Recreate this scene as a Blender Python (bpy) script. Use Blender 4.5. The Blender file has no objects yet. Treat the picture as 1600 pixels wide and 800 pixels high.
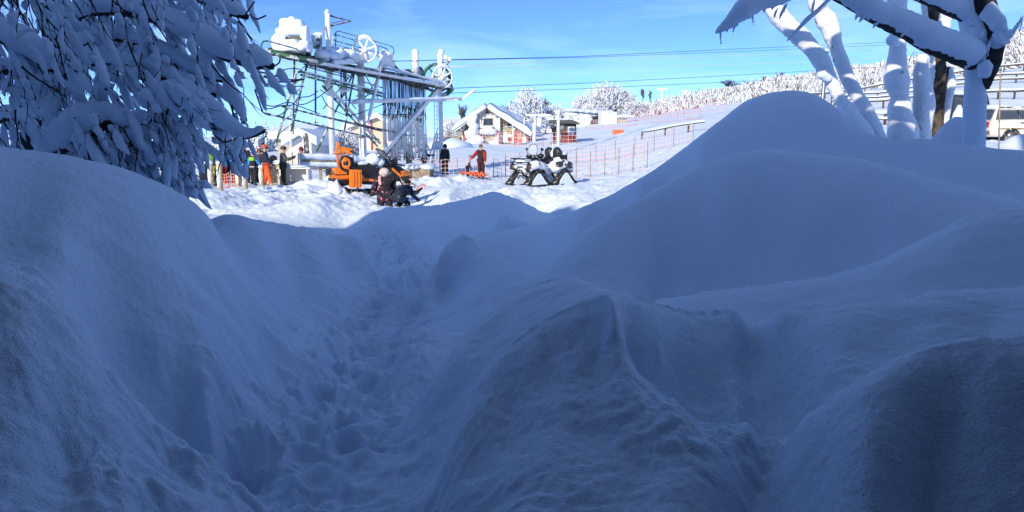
import bpy, math, random
import numpy as np
from mathutils import Vector, Matrix
SC = bpy.context.scene
COL = SC.collection
R = math.radians
random.seed(7)

# ------------------------------------------------------------------ camera
CAM_Z = 1.74
FPX = 1142.0
PITCH = R(8.6)
cam_data = bpy.data.cameras.new('camera')
cam_data.sensor_width = 36.0
cam_data.lens = 36.0 * FPX / 1600.0
cam_data.clip_start = 0.05
cam_data.clip_end = 6000
cam = bpy.data.objects.new('camera', cam_data)
COL.objects.link(cam)
cam.location = (0, 0, CAM_Z)
cam.rotation_euler = (R(90) - PITCH, 0, 0)
SC.camera = cam

# ------------------------------------------------------------------ light
SUN_EL = R(23)
SUN_TRAVEL = Vector((0.44, 0.90))            # ground direction the light travels
SUN_TRAVEL.normalize()
sun_data = bpy.data.lights.new('sun', 'SUN')
sun_data.energy = 3.6
sun_data.angle = R(0.5)
sun_data.color = (1.0, 0.88, 0.70)
sun = bpy.data.objects.new('sun', sun_data)
COL.objects.link(sun)
travel3 = Vector((SUN_TRAVEL.x * math.cos(SUN_EL), SUN_TRAVEL.y * math.cos(SUN_EL), -math.sin(SUN_EL)))
sun.rotation_euler = travel3.to_track_quat('-Z', 'Y').to_euler()
sun.location = (-20, -40, 30)

world = bpy.data.worlds.new('World')
SC.world = world
world.use_nodes = True
nt = world.node_tree
nt.nodes.clear()
wo = nt.nodes.new('ShaderNodeOutputWorld')
bg = nt.nodes.new('ShaderNodeBackground')
sky = nt.nodes.new('ShaderNodeTexSky')
sky.sky_type = 'NISHITA'
sky.sun_disc = False
sky.sun_elevation = SUN_EL
# rotation 0 puts the sun at +Y; it turns clockwise seen from above
to_sun = (-SUN_TRAVEL.x, -SUN_TRAVEL.y)
sky.sun_rotation = math.atan2(to_sun[0], to_sun[1])
sky.altitude = 1300
sky.air_density = 0.5
sky.dust_density = 0.0
sky.ozone_density = 4.0
bg.inputs['Strength'].default_value = 0.135
# thin cirrus veils over the whole dome
tc = nt.nodes.new('ShaderNodeTexCoord')
mp = nt.nodes.new('ShaderNodeMapping')
mp.inputs['Scale'].default_value = (1.6, 1.2, 9.0)
mp.inputs['Rotation'].default_value = (0.10, 0.16, 0.4)
nz = nt.nodes.new('ShaderNodeTexNoise')
nz.inputs['Scale'].default_value = 2.2
nz.inputs['Detail'].default_value = 7
nz.inputs['Roughness'].default_value = 0.55
nz.inputs['Distortion'].default_value = 0.4
cr = nt.nodes.new('ShaderNodeValToRGB')
cr.color_ramp.elements[0].position = 0.42
cr.color_ramp.elements[0].color = (0, 0, 0, 1)
cr.color_ramp.elements[1].position = 0.80
cr.color_ramp.elements[1].color = (0.5, 0.5, 0.5, 1)
hs = nt.nodes.new('ShaderNodeHueSaturation')
hs.inputs['Saturation'].default_value = 0.98
mx = nt.nodes.new('ShaderNodeMixRGB')
mx.inputs['Color2'].default_value = (6.5, 7.2, 8.0, 1)
nt.links.new(tc.outputs['Generated'], mp.inputs['Vector'])
nt.links.new(mp.outputs['Vector'], nz.inputs['Vector'])
nt.links.new(nz.outputs['Fac'], cr.inputs['Fac'])
nt.links.new(cr.outputs['Color'], mx.inputs['Fac'])
nt.links.new(sky.outputs['Color'], hs.inputs['Color'])
nt.links.new(hs.outputs['Color'], mx.inputs['Color1'])
wb = nt.nodes.new('ShaderNodeMixRGB')      # daylight white balance of the photograph
wb.blend_type = 'MULTIPLY'
wb.inputs['Fac'].default_value = 1.0
wb.inputs['Color2'].default_value = (0.72, 0.925, 1.20, 1)
nt.links.new(mx.outputs['Color'], wb.inputs['Color1'])
nt.links.new(wb.outputs['Color'], bg.inputs['Color'])
nt.links.new(bg.outputs['Background'], wo.inputs['Surface'])

SC.view_settings.view_transform = 'Standard'
SC.view_settings.look = 'None'
SC.view_settings.exposure = 0.54
SC.view_settings.gamma = 1.0

# ------------------------------------------------------------------ helpers
CP, SP = math.cos(PITCH), math.sin(PITCH)
def W(px, py, d):
    """point of the place seen at photo pixel (px, py), d metres in front of the camera"""
    a = (px - 800.0) / FPX
    b = (400.0 - py) / FPX
    dy = b * SP + CP
    dz = b * CP - SP
    k = d / dy
    return Vector((a * k, d, CAM_Z + dz * k))

def mat(name, col, rough=0.6, metal=0.0, spec=0.5, var=0.0, vscale=6.0, bump=0.0, bscale=20.0, col2=None, thr=(0.4, 0.6), alpha=1.0):
    m = bpy.data.materials.new(name)
    m.use_nodes = True
    t = m.node_tree
    b = t.nodes['Principled BSDF']
    b.inputs['Base Color'].default_value = (*col, 1)
    b.inputs['Roughness'].default_value = rough
    b.inputs['Metallic'].default_value = metal
    b.inputs['Specular IOR Level'].default_value = spec
    b.inputs['Alpha'].default_value = alpha
    tcn = t.nodes.new('ShaderNodeTexCoord')
    if var > 0 or col2 is not None:
        n = t.nodes.new('ShaderNodeTexNoise')
        n.inputs['Scale'].default_value = vscale
        n.inputs['Detail'].default_value = 5
        t.links.new(tcn.outputs['Object'], n.inputs['Vector'])
        rp = t.nodes.new('ShaderNodeValToRGB')
        rp.color_ramp.elements[0].position = thr[0]
        rp.color_ramp.elements[1].position = thr[1]
        c2 = col2 if col2 is not None else tuple(min(1, c * (1 + var)) for c in col)
        c1 = col if col2 is not None else tuple(c * (1 - var) for c in col)
        rp.color_ramp.elements[0].color = (*c1, 1)
        rp.color_ramp.elements[1].color = (*c2, 1)
        t.links.new(n.outputs['Fac'], rp.inputs['Fac'])
        t.links.new(rp.outputs['Color'], b.inputs['Base Color'])
    if bump > 0:
        n2 = t.nodes.new('ShaderNodeTexNoise')
        n2.inputs['Scale'].default_value = bscale
        n2.inputs['Detail'].default_value = 6
        t.links.new(tcn.outputs['Object'], n2.inputs['Vector'])
        bp = t.nodes.new('ShaderNodeBump')
        bp.inputs['Strength'].default_value = bump
        bp.inputs['Distance'].default_value = 0.05
        t.links.new(n2.outputs['Fac'], bp.inputs['Height'])
        t.links.new(bp.outputs['Normal'], b.inputs['Normal'])
    return m

def snow_material(name, base, scales):
    m = bpy.data.materials.new(name)
    m.use_nodes = True
    t = m.node_tree
    b = t.nodes['Principled BSDF']
    b.inputs['Base Color'].default_value = (*base, 1)
    b.inputs['Roughness'].default_value = 0.75
    b.inputs['Specular IOR Level'].default_value = 0.15
    g = t.nodes.new('ShaderNodeNewGeometry')
    gn = t.nodes.new('ShaderNodeTexNoise'); gn.inputs['Scale'].default_value = 170; gn.inputs['Detail'].default_value = 3
    t.links.new(g.outputs['Position'], gn.inputs['Vector'])
    gr_ = t.nodes.new('ShaderNodeValToRGB')
    gr_.color_ramp.elements[0].position = 0.32; gr_.color_ramp.elements[0].color = (*[c * .90 for c in base], 1)
    gr_.color_ramp.elements[1].position = 0.62; gr_.color_ramp.elements[1].color = (*[min(.98, c * 1.03) for c in base], 1)
    t.links.new(gn.outputs['Fac'], gr_.inputs['Fac']); t.links.new(gr_.outputs['Color'], b.inputs['Base Color'])
    prev = None
    for sc, st, dist in scales:
        n = t.nodes.new('ShaderNodeTexNoise')
        n.inputs['Scale'].default_value = sc
        n.inputs['Detail'].default_value = 4
        n.inputs['Roughness'].default_value = 0.6
        t.links.new(g.outputs['Position'], n.inputs['Vector'])
        bp = t.nodes.new('ShaderNodeBump')
        bp.inputs['Strength'].default_value = st
        bp.inputs['Distance'].default_value = dist
        t.links.new(n.outputs['Fac'], bp.inputs['Height'])
        if prev is not None:
            t.links.new(prev.outputs['Normal'], bp.inputs['Normal'])
        prev = bp
    t.links.new(prev.outputs['Normal'], b.inputs['Normal'])
    return m

M = {}
M['snow'] = snow_material('snow', (0.71, 0.81, 0.94), [(9, 0.35, 0.03), (55, 0.5, 0.012), (210, 0.8, 0.005), (620, 0.8, 0.002)])
M['snow_cap'] = snow_material('snow_cap', (0.73, 0.83, 0.95), [(14, 0.4, 0.03), (70, 0.4, 0.01)])
M['trunk_snow'] = mat('trunk_snow', (0.82, 0.87, 0.93), 0.8, col2=(0.16, 0.12, 0.08), vscale=5.5, thr=(0.66, 0.71), bump=0.5, bscale=16)
M['bark'] = mat('bark', (0.030, 0.024, 0.022), 0.9, var=0.4, vscale=14, bump=0.6, bscale=30)
M['bark_brown'] = mat('bark_brown', (0.12, 0.09, 0.06), 0.9, col2=(0.035, 0.028, 0.022), vscale=9, thr=(0.42, 0.58), bump=0.7, bscale=24)
M['twig_brown'] = mat('twig_brown', (0.17, 0.13, 0.095), 0.9, var=0.3)
M['twig_grey'] = mat('twig_grey', (0.12, 0.11, 0.12), 0.9, var=0.3)

class MB:
    """collects shapes into one mesh"""
    def __init__(s):
        s.v = []; s.f = []; s.mi = []
    def add(s, vs, fs, mi=0):
        o = len(s.v)
        s.v.extend([tuple(p) for p in vs])
        s.f.extend([tuple(i + o for i in f) for f in fs])
        s.mi.extend([mi] * len(fs))
        return s
    def box(s, c, size, rot=0.0, mi=0, mtx=None):
        x, y, z = [k / 2 for k in size]
        vs = [Vector(p) for p in [(-x,-y,-z),(x,-y,-z),(x,y,-z),(-x,y,-z),(-x,-y,z),(x,-y,z),(x,y,z),(-x,y,z)]]
        mm = mtx if mtx is not None else Matrix.Rotation(rot, 3, 'Z')
        vs = [mm @ p + Vector(c) for p in vs]
        return s.add(vs, [(0,3,2,1),(4,5,6,7),(0,1,5,4),(1,2,6,5),(2,3,7,6),(3,0,4,7)], mi)
    def beam(s, p, q, w, h=None, mi=0):
        p = Vector(p); q = Vector(q); h = h or w
        d = q - p
        L = d.length
        if L < 1e-6: return s
        d.normalize()
        up = Vector((0,0,1)) if abs(d.z) < 0.95 else Vector((0,1,0))
        r = d.cross(up).normalized(); u = r.cross(d).normalized()
        mm = Matrix((r, d, u)).transposed()
        return s.box((p + q) / 2, (w, L, h), mi=mi, mtx=mm)
    def tube(s, pts, rad, n=6, mi=0, cap=True, squash=None, off=None):
        pts = [Vector(p) for p in pts]
        k = len(pts)
        if not hasattr(rad, '__len__'): rad = [rad] * k
        vs = []
        prev_r = None
        for i, p in enumerate(pts):
            d = pts[min(i + 1, k - 1)] - pts[max(i - 1, 0)]
            if d.length < 1e-9: d = Vector((0, 0, 1))
            d.normalize()
            if prev_r is None:
                a = Vector((0, 0, 1)) if abs(d.z) < 0.9 else Vector((0, 1, 0))
                r = d.cross(a).normalized()
            else:
                r = prev_r - d * prev_r.dot(d)
                r = r.normalized() if r.length > 1e-6 else d.orthogonal().normalized()
            prev_r = r
            u = r.cross(d)
            for j in range(n):
                an = 2 * math.pi * j / n
                vs.append(p + (r * math.cos(an) + u * math.sin(an)) * rad[i])
        fs = []
        for i in range(k - 1):
            for j in range(n):
                a = i * n + j; b = i * n + (j + 1) % n
                fs.append((a, b, b + n, a + n))
        if cap:
            fs.append(tuple(range(n - 1, -1, -1)))
            fs.append(tuple((k - 1) * n + j for j in range(n)))
        return s.add(vs, fs, mi)
    def lathe(s, c, prof, n=16, mi=0, mtx=None):
        vs = []; fs = []
        for r, z in prof:
            for j in range(n):
                an = 2 * math.pi * j / n
                p = Vector((r * math.cos(an), r * math.sin(an), z))
                if mtx is not None: p = mtx @ p
                vs.append(p + Vector(c))
        k = len(prof)
        for i in range(k - 1):
            for j in range(n):
                a = i * n + j; b = i * n + (j + 1) % n
                fs.append((a, b, b + n, a + n))
        fs.append(tuple(range(n - 1, -1, -1)))
        fs.append(tuple((k - 1) * n + j for j in range(n)))
        return s.add(vs, fs, mi)
    def prism(s, pts, nrm, mi=0):
        """polygon pts extruded by vector nrm"""
        pts = [Vector(p) for p in pts]; nrm = Vector(nrm)
        k = len(pts)
        vs = pts + [p + nrm for p in pts]
        fs = [tuple(range(k - 1, -1, -1)), tuple(range(k, 2 * k))]
        for i in range(k):
            j = (i + 1) % k
            fs.append((i, j, j + k, i + k))
        return s.add(vs, fs, mi)
    def blob(s, c, size, seed=0, amp=0.15, n=10, m=7, mi=0, flat=0.0, rot=0.0, sq=1.0):
        rnd = random.Random(seed)
        ph = [rnd.uniform(0, 6.28) for _ in range(6)]
        vs = []; fs = []
        for i in range(m + 1):
            th = math.pi * i / m
            for j in range(n):
                an = 2 * math.pi * j / n
                q = 1 + amp * (math.sin(2 * an + ph[0]) * math.sin(th + ph[3]) + 0.7 * math.sin(3 * an + ph[1] + 2 * th) + 0.6 * math.sin(5 * th + ph[2] + an))
                if i in (0, m): q = 1
                ux, uy, uz = math.sin(th) * math.cos(an), math.sin(th) * math.sin(an), math.cos(th)
                if sq != 1.0: ux, uy, uz = [math.copysign(abs(w) ** sq, w) for w in (ux, uy, uz)]
                x = ux * q * size[0]; y = uy * q * size[1]
                z = uz * q * size[2]
                if z < 0: z *= (1 - flat)
                xr = x * math.cos(rot) - y * math.sin(rot); yr = x * math.sin(rot) + y * math.cos(rot)
                vs.append((c[0] + xr, c[1] + yr, c[2] + z))
        for i in range(m):
            for j in range(n):
                a = i * n + j; b = i * n + (j + 1) % n
                fs.append((a, a + n, b + n, b))
        return s.add(vs, fs, mi)
    def ring(s, c, axis, r0, r1, w, n=24, mi=0):
        """flat ring (rim) about axis, radii r0<r1, width w"""
        axis = Vector(axis).normalized()
        a = axis.orthogonal().normalized(); b = axis.cross(a)
        vs = []
        for r, o in ((r0, -w / 2), (r1, -w / 2), (r1, w / 2), (r0, w / 2)):
            for j in range(n):
                an = 2 * math.pi * j / n
                vs.append(Vector(c) + (a * math.cos(an) + b * math.sin(an)) * r + axis * o)
        fs = []
        for q in range(4):
            q2 = (q + 1) % 4
            for j in range(n):
                j2 = (j + 1) % n
                fs.append((q * n + j, q * n + j2, q2 * n + j2, q2 * n + j))
        return s.add(vs, fs, mi)
    def build(s, name, mats, parent=None, smooth=False, kind=None, origin=None):
        me = bpy.data.meshes.new(name)
        vs = s.v
        if origin is not None:
            ox = Vector(origin)
            vs = [tuple(Vector(p) - ox) for p in vs]
        me.from_pydata(vs, [], s.f)
        if not isinstance(mats, (list, tuple)): mats = [mats]
        for m in mats: me.materials.append(m)
        if len(mats) > 1: me.polygons.foreach_set('material_index', s.mi)
        if smooth: me.polygons.foreach_set('use_smooth', [True] * len(me.polygons))
        me.update()
        o = bpy.data.objects.new(name, me)
        COL.objects.link(o)
        if origin is not None: o.location = origin
        if parent is not None:
            o.parent = parent
            if origin is None: o.matrix_parent_inverse = Matrix.LocRotScale(parent.location, parent.rotation_euler, parent.scale).inverted() if getattr(parent, 'type', '') == 'EMPTY' and parent.get('world_parts') else Matrix()
        if kind: o['kind'] = kind
        return o

def tag(o, label, cat, group=None):
    o['label'] = label; o['category'] = cat
    if group: o['group'] = group
    return o
def thing(name, label, cat, loc=(0, 0, 0), rz=0.0, group=None, world=False):
    """an Empty that parents the parts; world=True: parts are given in world coordinates"""
    o = bpy.data.objects.new(name, None)
    COL.objects.link(o)
    o.location = loc; o.rotation_euler = (0, 0, rz)
    o.empty_display_size = 0.2
    if world: o['world_parts'] = 1
    return tag(o, label, cat, group)
def copy_tree(o, parent=None):
    c = o.copy(); COL.objects.link(c)
    if parent is not None:
        c.parent = parent
        c.matrix_parent_inverse = o.matrix_parent_inverse.copy()
    for ch in list(o.children): copy_tree(ch, c)
    return c

def vnoise(x, y, seed=0):
    """vectorised 2-D gradient noise, about -1..1"""
    xi = np.floor(x).astype(np.int64); yi = np.floor(y).astype(np.int64)
    xf = x - xi; yf = y - yi
    u = xf * xf * xf * (xf * (xf * 6 - 15) + 10); v = yf * yf * yf * (yf * (yf * 6 - 15) + 10)
    def gr(ix, iy, dx, dy):
        h = (ix * 374761393 + iy * 668265263 + seed * 974634571) & 0x7fffffff
        h = ((h ^ (h >> 13)) * 1274126177) & 0x7fffffff
        h = (h ^ (h >> 16)) & 0xffff
        a = h / 65536.0 * 2 * np.pi
        return np.cos(a) * dx + np.sin(a) * dy
    n00 = gr(xi, yi, xf, yf); n10 = gr(xi + 1, yi, xf - 1, yf)
    n01 = gr(xi, yi + 1, xf, yf - 1); n11 = gr(xi + 1, yi + 1, xf - 1, yf - 1)
    return ((n00 * (1 - u) + n10 * u) * (1 - v) + (n01 * (1 - u) + n11 * u) * v) * 1.5

# ------------------------------------------------------------------ ground
# Height field of the snow, fixed by surveyed points (photo pixel, distance) and smoothed by a thin-plate spline.
CREST = [  # (points, back distance factor, back drop in px)
 ([(1262,660,1.50),(1300,625,1.48),(1350,592,1.46),(1400,572,1.45),(1450,557,1.45),(1530,542,1.45),(1600,533,1.45),(1720,522,1.45)], 1.18, 24),
 ([(1215,490,2.5),(1300,481,2.5),(1380,470,2.52),(1450,460,2.55),(1530,453,2.58),(1600,447,2.6),(1720,440,2.6)], 1.17, 38),
 ([(985,463,2.6),(1030,481,2.6),(1090,491,2.6),(1150,492,2.56)], 1.16, 26),
 ([(700,720,1.75),(722,650,1.88),(745,602,1.98),(768,570,2.02),(790,545,2.05),(830,515,2.08),(870,488,2.1),(905,471,2.1),(935,463,2.08),(955,464,2.05),(966,490,1.97),(975,535,1.9),(995,580,1.85),(1030,622,1.8),(1070,650,1.76),(1120,676,1.7),(1170,700,1.66)], 1.12, (14, 14, 10, 6, 24, 22, 16)),
 ([(665,612,2.7),(700,560,2.9),(740,515,3.1),(790,470,3.3),(830,447,3.35),(870,436,3.3),(905,437,3.2),(935,448,3.1)], 1.16, 44),
 ([(666,445,6.2),(688,402,6.6),(704,384,6.8),(722,371,6.8),(742,380,6.7),(775,402,6.4),(805,417,6.1),(835,431,5.8)], 1.13, 42),
 ([(870,400,5.6),(900,372,5.7),(950,338,5.9),(1000,311,6.1),(1050,282,6.3),(1100,256,6.5),(1150,240,6.6),(1200,233,6.6),(1270,238,6.5),(1350,250,6.3),(1430,270,6.0),(1500,290,5.8),(1600,312,5.5),(1720,325,5.3)], 1.14, (44, 42, 38, 20)),
 ([(1030,468,3.9),(1100,458,3.9),(1200,447,3.9),(1300,430,3.95),(1370,408,4.0),(1430,378,4.0),(1500,345,4.0),(1560,332,4.0),(1600,328,4.0),(1720,322,4.0)], 1.17, 36),
 ([(742,364,9.6),(800,358,9.5),(850,347,9.3),(900,330,9),(950,308,9),(1000,283,9),(1040,252,9),(1080,222,9),(1120,192,9),(1160,168,9),(1200,154,9),(1235,150,9),(1270,155,8.9),(1310,178,8.7),(1345,207,8.4),(1375,217,8.2),(1450,222,7.8),(1520,230,7.5),(1600,240,7.2),(1720,252,7)], 1.25, 46),
 ([(-140,212,3.4),(-60,222,3.5),(0,231,3.6),(50,238,3.75),(100,246,3.9),(180,265,4.1),(250,290,4.25),(300,315,4.35),(330,345,4.3),(350,380,4.25),(372,420,4.15),(405,465,4.0),(440,520,3.8)], 1.15, (42, 42, 42, 34, 10, 2)),
 ([(350,336,6.3),(400,346,6.8),(450,354,7.3),(500,362,7.8),(540,371,8.2),(568,384,8.3),(584,410,8.0),(598,445,7.4)], 1.14, 46),
 ([(-120,398,1.8),(0,413,1.85),(60,425,1.9),(105,470,1.9),(135,530,1.85),(165,590,1.8),(205,645,1.8),(250,690,1.8),(310,730,1.85),(370,772,1.9)], 1.2, 22),
 ([(640,326,20),(700,318,20),(740,309,20),(770,305,20),(800,311,20),(830,323,19.5)], 1.15, 22),
 ([(400,349,12.5),(470,355,13.5),(540,358,15)], 1.15, 4),
 ([(770,347,12.5),(795,343,12.5),(825,351,12.2)], 1.1, 6),
]
SPOT = [
 (560,455,6.6),(575,440,7.2),(505,520,4.85),(535,478,5.7),(430,600,3.35),(690,455,6.3),(675,505,4.95),(635,590,3.5),(600,470,6.5),(565,540,4.8),(503,640,3.3),(655,468,6.6),(622,540,4.85),(580,640,3.3),(590,425,8.9),(560,392,10.5),(600,388,10.6),(645,398,9.6),
 (1270,800,1.27),(1450,800,1.2),(1600,800,1.16),(1720,800,1.15),(1230,700,1.64),(1200,745,1.56),(1180,795,1.48),(1500,650,1.32),(1600,640,1.3),
 (1050,600,2.15),(1120,600,2.2),(1150,650,1.95),(1170,560,2.42),(1100,540,2.35),(1030,540,2.2),(1215,560,2.3),(1212,640,2.1),(1300,560,2.05),(1400,520,2.15),(1550,500,2.2),
 (800,800,1.33),(950,800,1.28),(1100,800,1.3),(860,560,1.93),(900,530,1.95),(940,520,1.94),(800,640,1.78),(880,640,1.68),(950,600,1.76),(1000,720,1.48),(850,720,1.5),(740,720,1.66),
 (700,480,5.3),(750,470,4.9),(720,430,6.2),(780,450,5.0),(680,520,4.4),(650,560,3.7),
 (1000,405,5.0),(1100,395,5.05),(1250,382,5.15),(1400,340,5.2),(1150,320,5.75),(900,430,4.8),(950,440,4.6),
 (900,352,7.5),(1000,304,7.6),(1100,242,8.0),(1200,212,8.2),
 (470,700,2.6),(420,720,2.45),(50,300,3.1),(150,350,3.0),(200,450,2.75),(250,560,2.5),(300,420,3.3),(350,600,2.6),(330,680,2.3),(100,400,2.6),(0,340,2.8),
 (450,420,6.0),(500,440,5.9),(540,420,7.2),(420,400,5.6),(560,540,4.6),(470,520,4.4),
 (0,800,1.2),(150,800,1.3),(50,600,1.5),(-120,800,1.2),(280,800,1.5),(-120,600,1.45),(100,700,1.45),
 (440,790,2.15),(500,790,2.05),(540,640,3.3),(590,540,4.8),(625,470,6.6),(627,430,8.2),(612,395,10),(602,362,13.5),(590,335,18),(600,800,1.9),(700,790,1.6),(600,700,2.5),(650,660,2.55),(560,690,2.65),(615,600,3.7),
 (700,345,14),(660,360,12.5),(720,335,16.5),(680,335,17.5),
]
FARZ = []   # (px, d, z)
for px in (-300, -150, 0, 100, 200, 300, 400, 500, 600, 700, 800, 900):
    for d in (19.5, 24, 30, 36, 44):
        if px > 600 and d < 22: continue
        FARZ.append((px, d, 0.0))
    for d, z in ((60, 0.8), (90, 1.9), (150, 3.2), (260, 3.8), (500, 2.0), (1000, 0.0), (2500, -20.0)):
        if px < 900: FARZ.append((px, d, z))
for px in (-300, -150, 0, 100, 200, 300):
    FARZ.append((px, 13, 0.25))
FARP = {  # px: (d, py)
 900: [(60,246),(85,222),(120,205),(170,190),(260,178)],
 1000: [(25,290),(34,272),(60,228),(90,205),(120,192),(170,181),(280,166)],
 1100: [(14,300),(20,270),(30,240),(60,205),(110,182),(170,166),(290,149)],
 1200: [(14,260),(20,240),(30,222),(60,195),(110,174),(170,155),(300,132)],
 1300: [(13,245),(20,222),(30,207),(60,186),(110,164),(170,145),(300,116)],
 1400: [(13,236),(20,226),(30,212),(60,184),(110,150),(170,128),(300,103)],
 1500: [(11,246),(16,240),(22,236),(32,218),(45,200),(70,165),(110,130),(170,108),(300,84)],
 1600: [(11,252),(16,244),(22,238),(32,219),(45,202),(70,160),(110,118),(170,90),(300,56)],
 1720: [(11,256),(16,248),(22,240),(32,220),(45,203),(70,155),(110,108),(170,70),(300,20)],
}
def _pt(p): return (math.atan2(p.x, p.y), math.log(math.hypot(p.x, p.y)), (p.z - CAM_Z) / math.hypot(p.x, p.y))
ctl = []
for pts, kd, dps in CREST:
    for i in range(len(pts) - 1):
        dp = float(np.interp(i / (len(pts) - 1), np.linspace(0, 1, len(dps)), dps)) if isinstance(dps, tuple) else dps
        a, b = pts[i], pts[i + 1]
        n = max(1, int(math.hypot(a[0] - b[0], a[1] - b[1]) / 24))
        for k in range(n):
            t = k / n
            q = [a[j] + (b[j] - a[j]) * t for j in range(3)]
            ctl.append(_pt(W(*q)))
            if k % 2 == 0: ctl.append(_pt(W(q[0], q[1] + dp, q[2] * kd)))
            if dp >= 8 and k % 2 == 1: ctl.append(_pt(W(q[0], q[1] + dp * 0.45, q[2] * (1 + (kd - 1) * 0.4))))
    q = pts[-1]; ctl.append(_pt(W(*q))); ctl.append(_pt(W(q[0], q[1] + dp, q[2] * kd)))
for s in SPOT: ctl.append(_pt(W(*s)))
for px, d, z in FARZ:
    p = W(px, 227, d); p.z = z; ctl.append(_pt(p))
for px, rows in FARP.items():
    for d, py in rows: ctl.append(_pt(W(px, py, d)))
    last = W(px, rows[-1][1], rows[-1][0])
    for d, k in ((480, 0.95), (1000, 0.5), (2500, 0.0)):
        p = W(px, 227, d); p.z = last.z * k; ctl.append(_pt(p))
ctl = np.array(ctl)
KPH = 4.0
CX = np.stack([ctl[:, 0] * KPH, ctl[:, 1]], 1)
def _ker(d2): return 0.5 * d2 * np.log(d2 + 1e-12)
NC = len(CX)
D2 = ((CX[:, None, :] - CX[None, :, :]) ** 2).sum(-1)
A = np.zeros((NC + 3, NC + 3))
A[:NC, :NC] = _ker(D2) + np.eye(NC) * 4e-5
A[:NC, NC] = 1; A[:NC, NC + 1:] = CX
A[NC, :NC] = 1; A[NC + 1:, :NC] = CX.T
SOL = np.linalg.solve(A, np.concatenate([ctl[:, 2], np.zeros(3)]))

PATH = [W(*p) for p in ((440,800,2.0),(500,700,2.6),(540,640,3.3),(590,540,4.8),(625,470,6.6),(627,430,8.2),(612,395,10),(602,362,13.5),(590,335,18),(560,310,24))]
PATH = np.array([(0.2, -0.5)] + [(p.x, p.y) for p in PATH])
def path_dist(x, y):
    best = np.full(x.shape, 1e9)
    for i in range(len(PATH) - 1):
        a = PATH[i]; b = PATH[i + 1]; ab = b - a
        t = np.clip(((x - a[0]) * ab[0] + (y - a[1]) * ab[1]) / (ab @ ab), 0, 1)
        best = np.minimum(best, np.hypot(x - a[0] - t * ab[0], y - a[1] - t * ab[1]))
    return best
def sst(a, b, x):
    t = np.clip((x - a) / (b - a), 0, 1); return t * t * (3 - 2 * t)
BUMPS = []  # (x, y, radius, height) heaps of shovelled and ploughed snow
def heap(px, py, d, rad, h): 
    p = W(px, py, d); BUMPS.append((p.x, p.y, rad, h))
rb = random.Random(5)
for k in range(46):   # ploughed bank behind the snowmobile, up to the orange net
    t = rb.random(); px = 470 + 260 * t
    d = 32 + rb.uniform(-1.2, 1.2) + (2.5 if px > 640 else 0)
    heap(px, 270, d, rb.uniform(0.25, 0.7), rb.uniform(0.08, 0.26) * (1.2 if 640 < px < 720 else 0.7))
for k in range(60):   # churned snow on the left of the square
    px = rb.uniform(400, 560); d = rb.uniform(21, 31)
    heap(px, 290, d, rb.uniform(0.15, 0.5), rb.uniform(0.04, 0.16))
for px, d, r, h in ((840, 26, 1.3, 0.42), (862, 24.5, 1.0, 0.3), (880, 28, 1.2, 0.3), (530, 20, 1.6, 0.25), (470, 19, 1.4, 0.22), (330, 22, 2.2, 0.35), (300, 20, 1.5, 0.35), (1490, 9.6, 0.48, 0.72), (1590, 14, 0.5, 0.35), (640, 26, 0.8, 0.25)):
    heap(px, 280, d, r, h)
STEPS = [.006,.012,.02,.008,.025,.04,.012,.012,0,.012,.05,.02,0,0,.02]
LIPS = []
for (pts_, kd_, dp_), st_ in zip(CREST, STEPS):
    if st_ > 0: LIPS.append((np.array([W(*q)[:2] for q in pts_]), st_))
rp0 = random.Random(77)
PRINTS = []     # boot prints along the trench: x, y, heading
CLODS = []
_acc = 0.0
for i in range(1, len(PATH) - 2):
    a_, b_ = PATH[i], PATH[i + 1]; L_ = math.hypot(*(b_ - a_)); k_ = 0.0
    hd_ = math.atan2(b_[0] - a_[0], b_[1] - a_[1])
    while k_ < L_:
        u_ = k_ / L_; sd_ = 1 if len(PRINTS) % 2 else -1
        cx_ = a_[0] + (b_[0] - a_[0]) * u_ + math.cos(hd_) * sd_ * rp0.uniform(.03, .20); cy_ = a_[1] + (b_[1] - a_[1]) * u_ - math.sin(hd_) * sd_ * rp0.uniform(.03, .20)
        PRINTS.append((cx_, cy_, hd_ + rp0.uniform(-.3, .3), rp0.uniform(.04, .07)))
        for _ in range(6):
            CLODS.append((a_[0] + (b_[0] - a_[0]) * u_ + rp0.gauss(0, .2), a_[1] + (b_[1] - a_[1]) * u_ + rp0.gauss(0, .2), rp0.uniform(.015, .045)))
        k_ += rp0.uniform(.18, .28)
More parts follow.
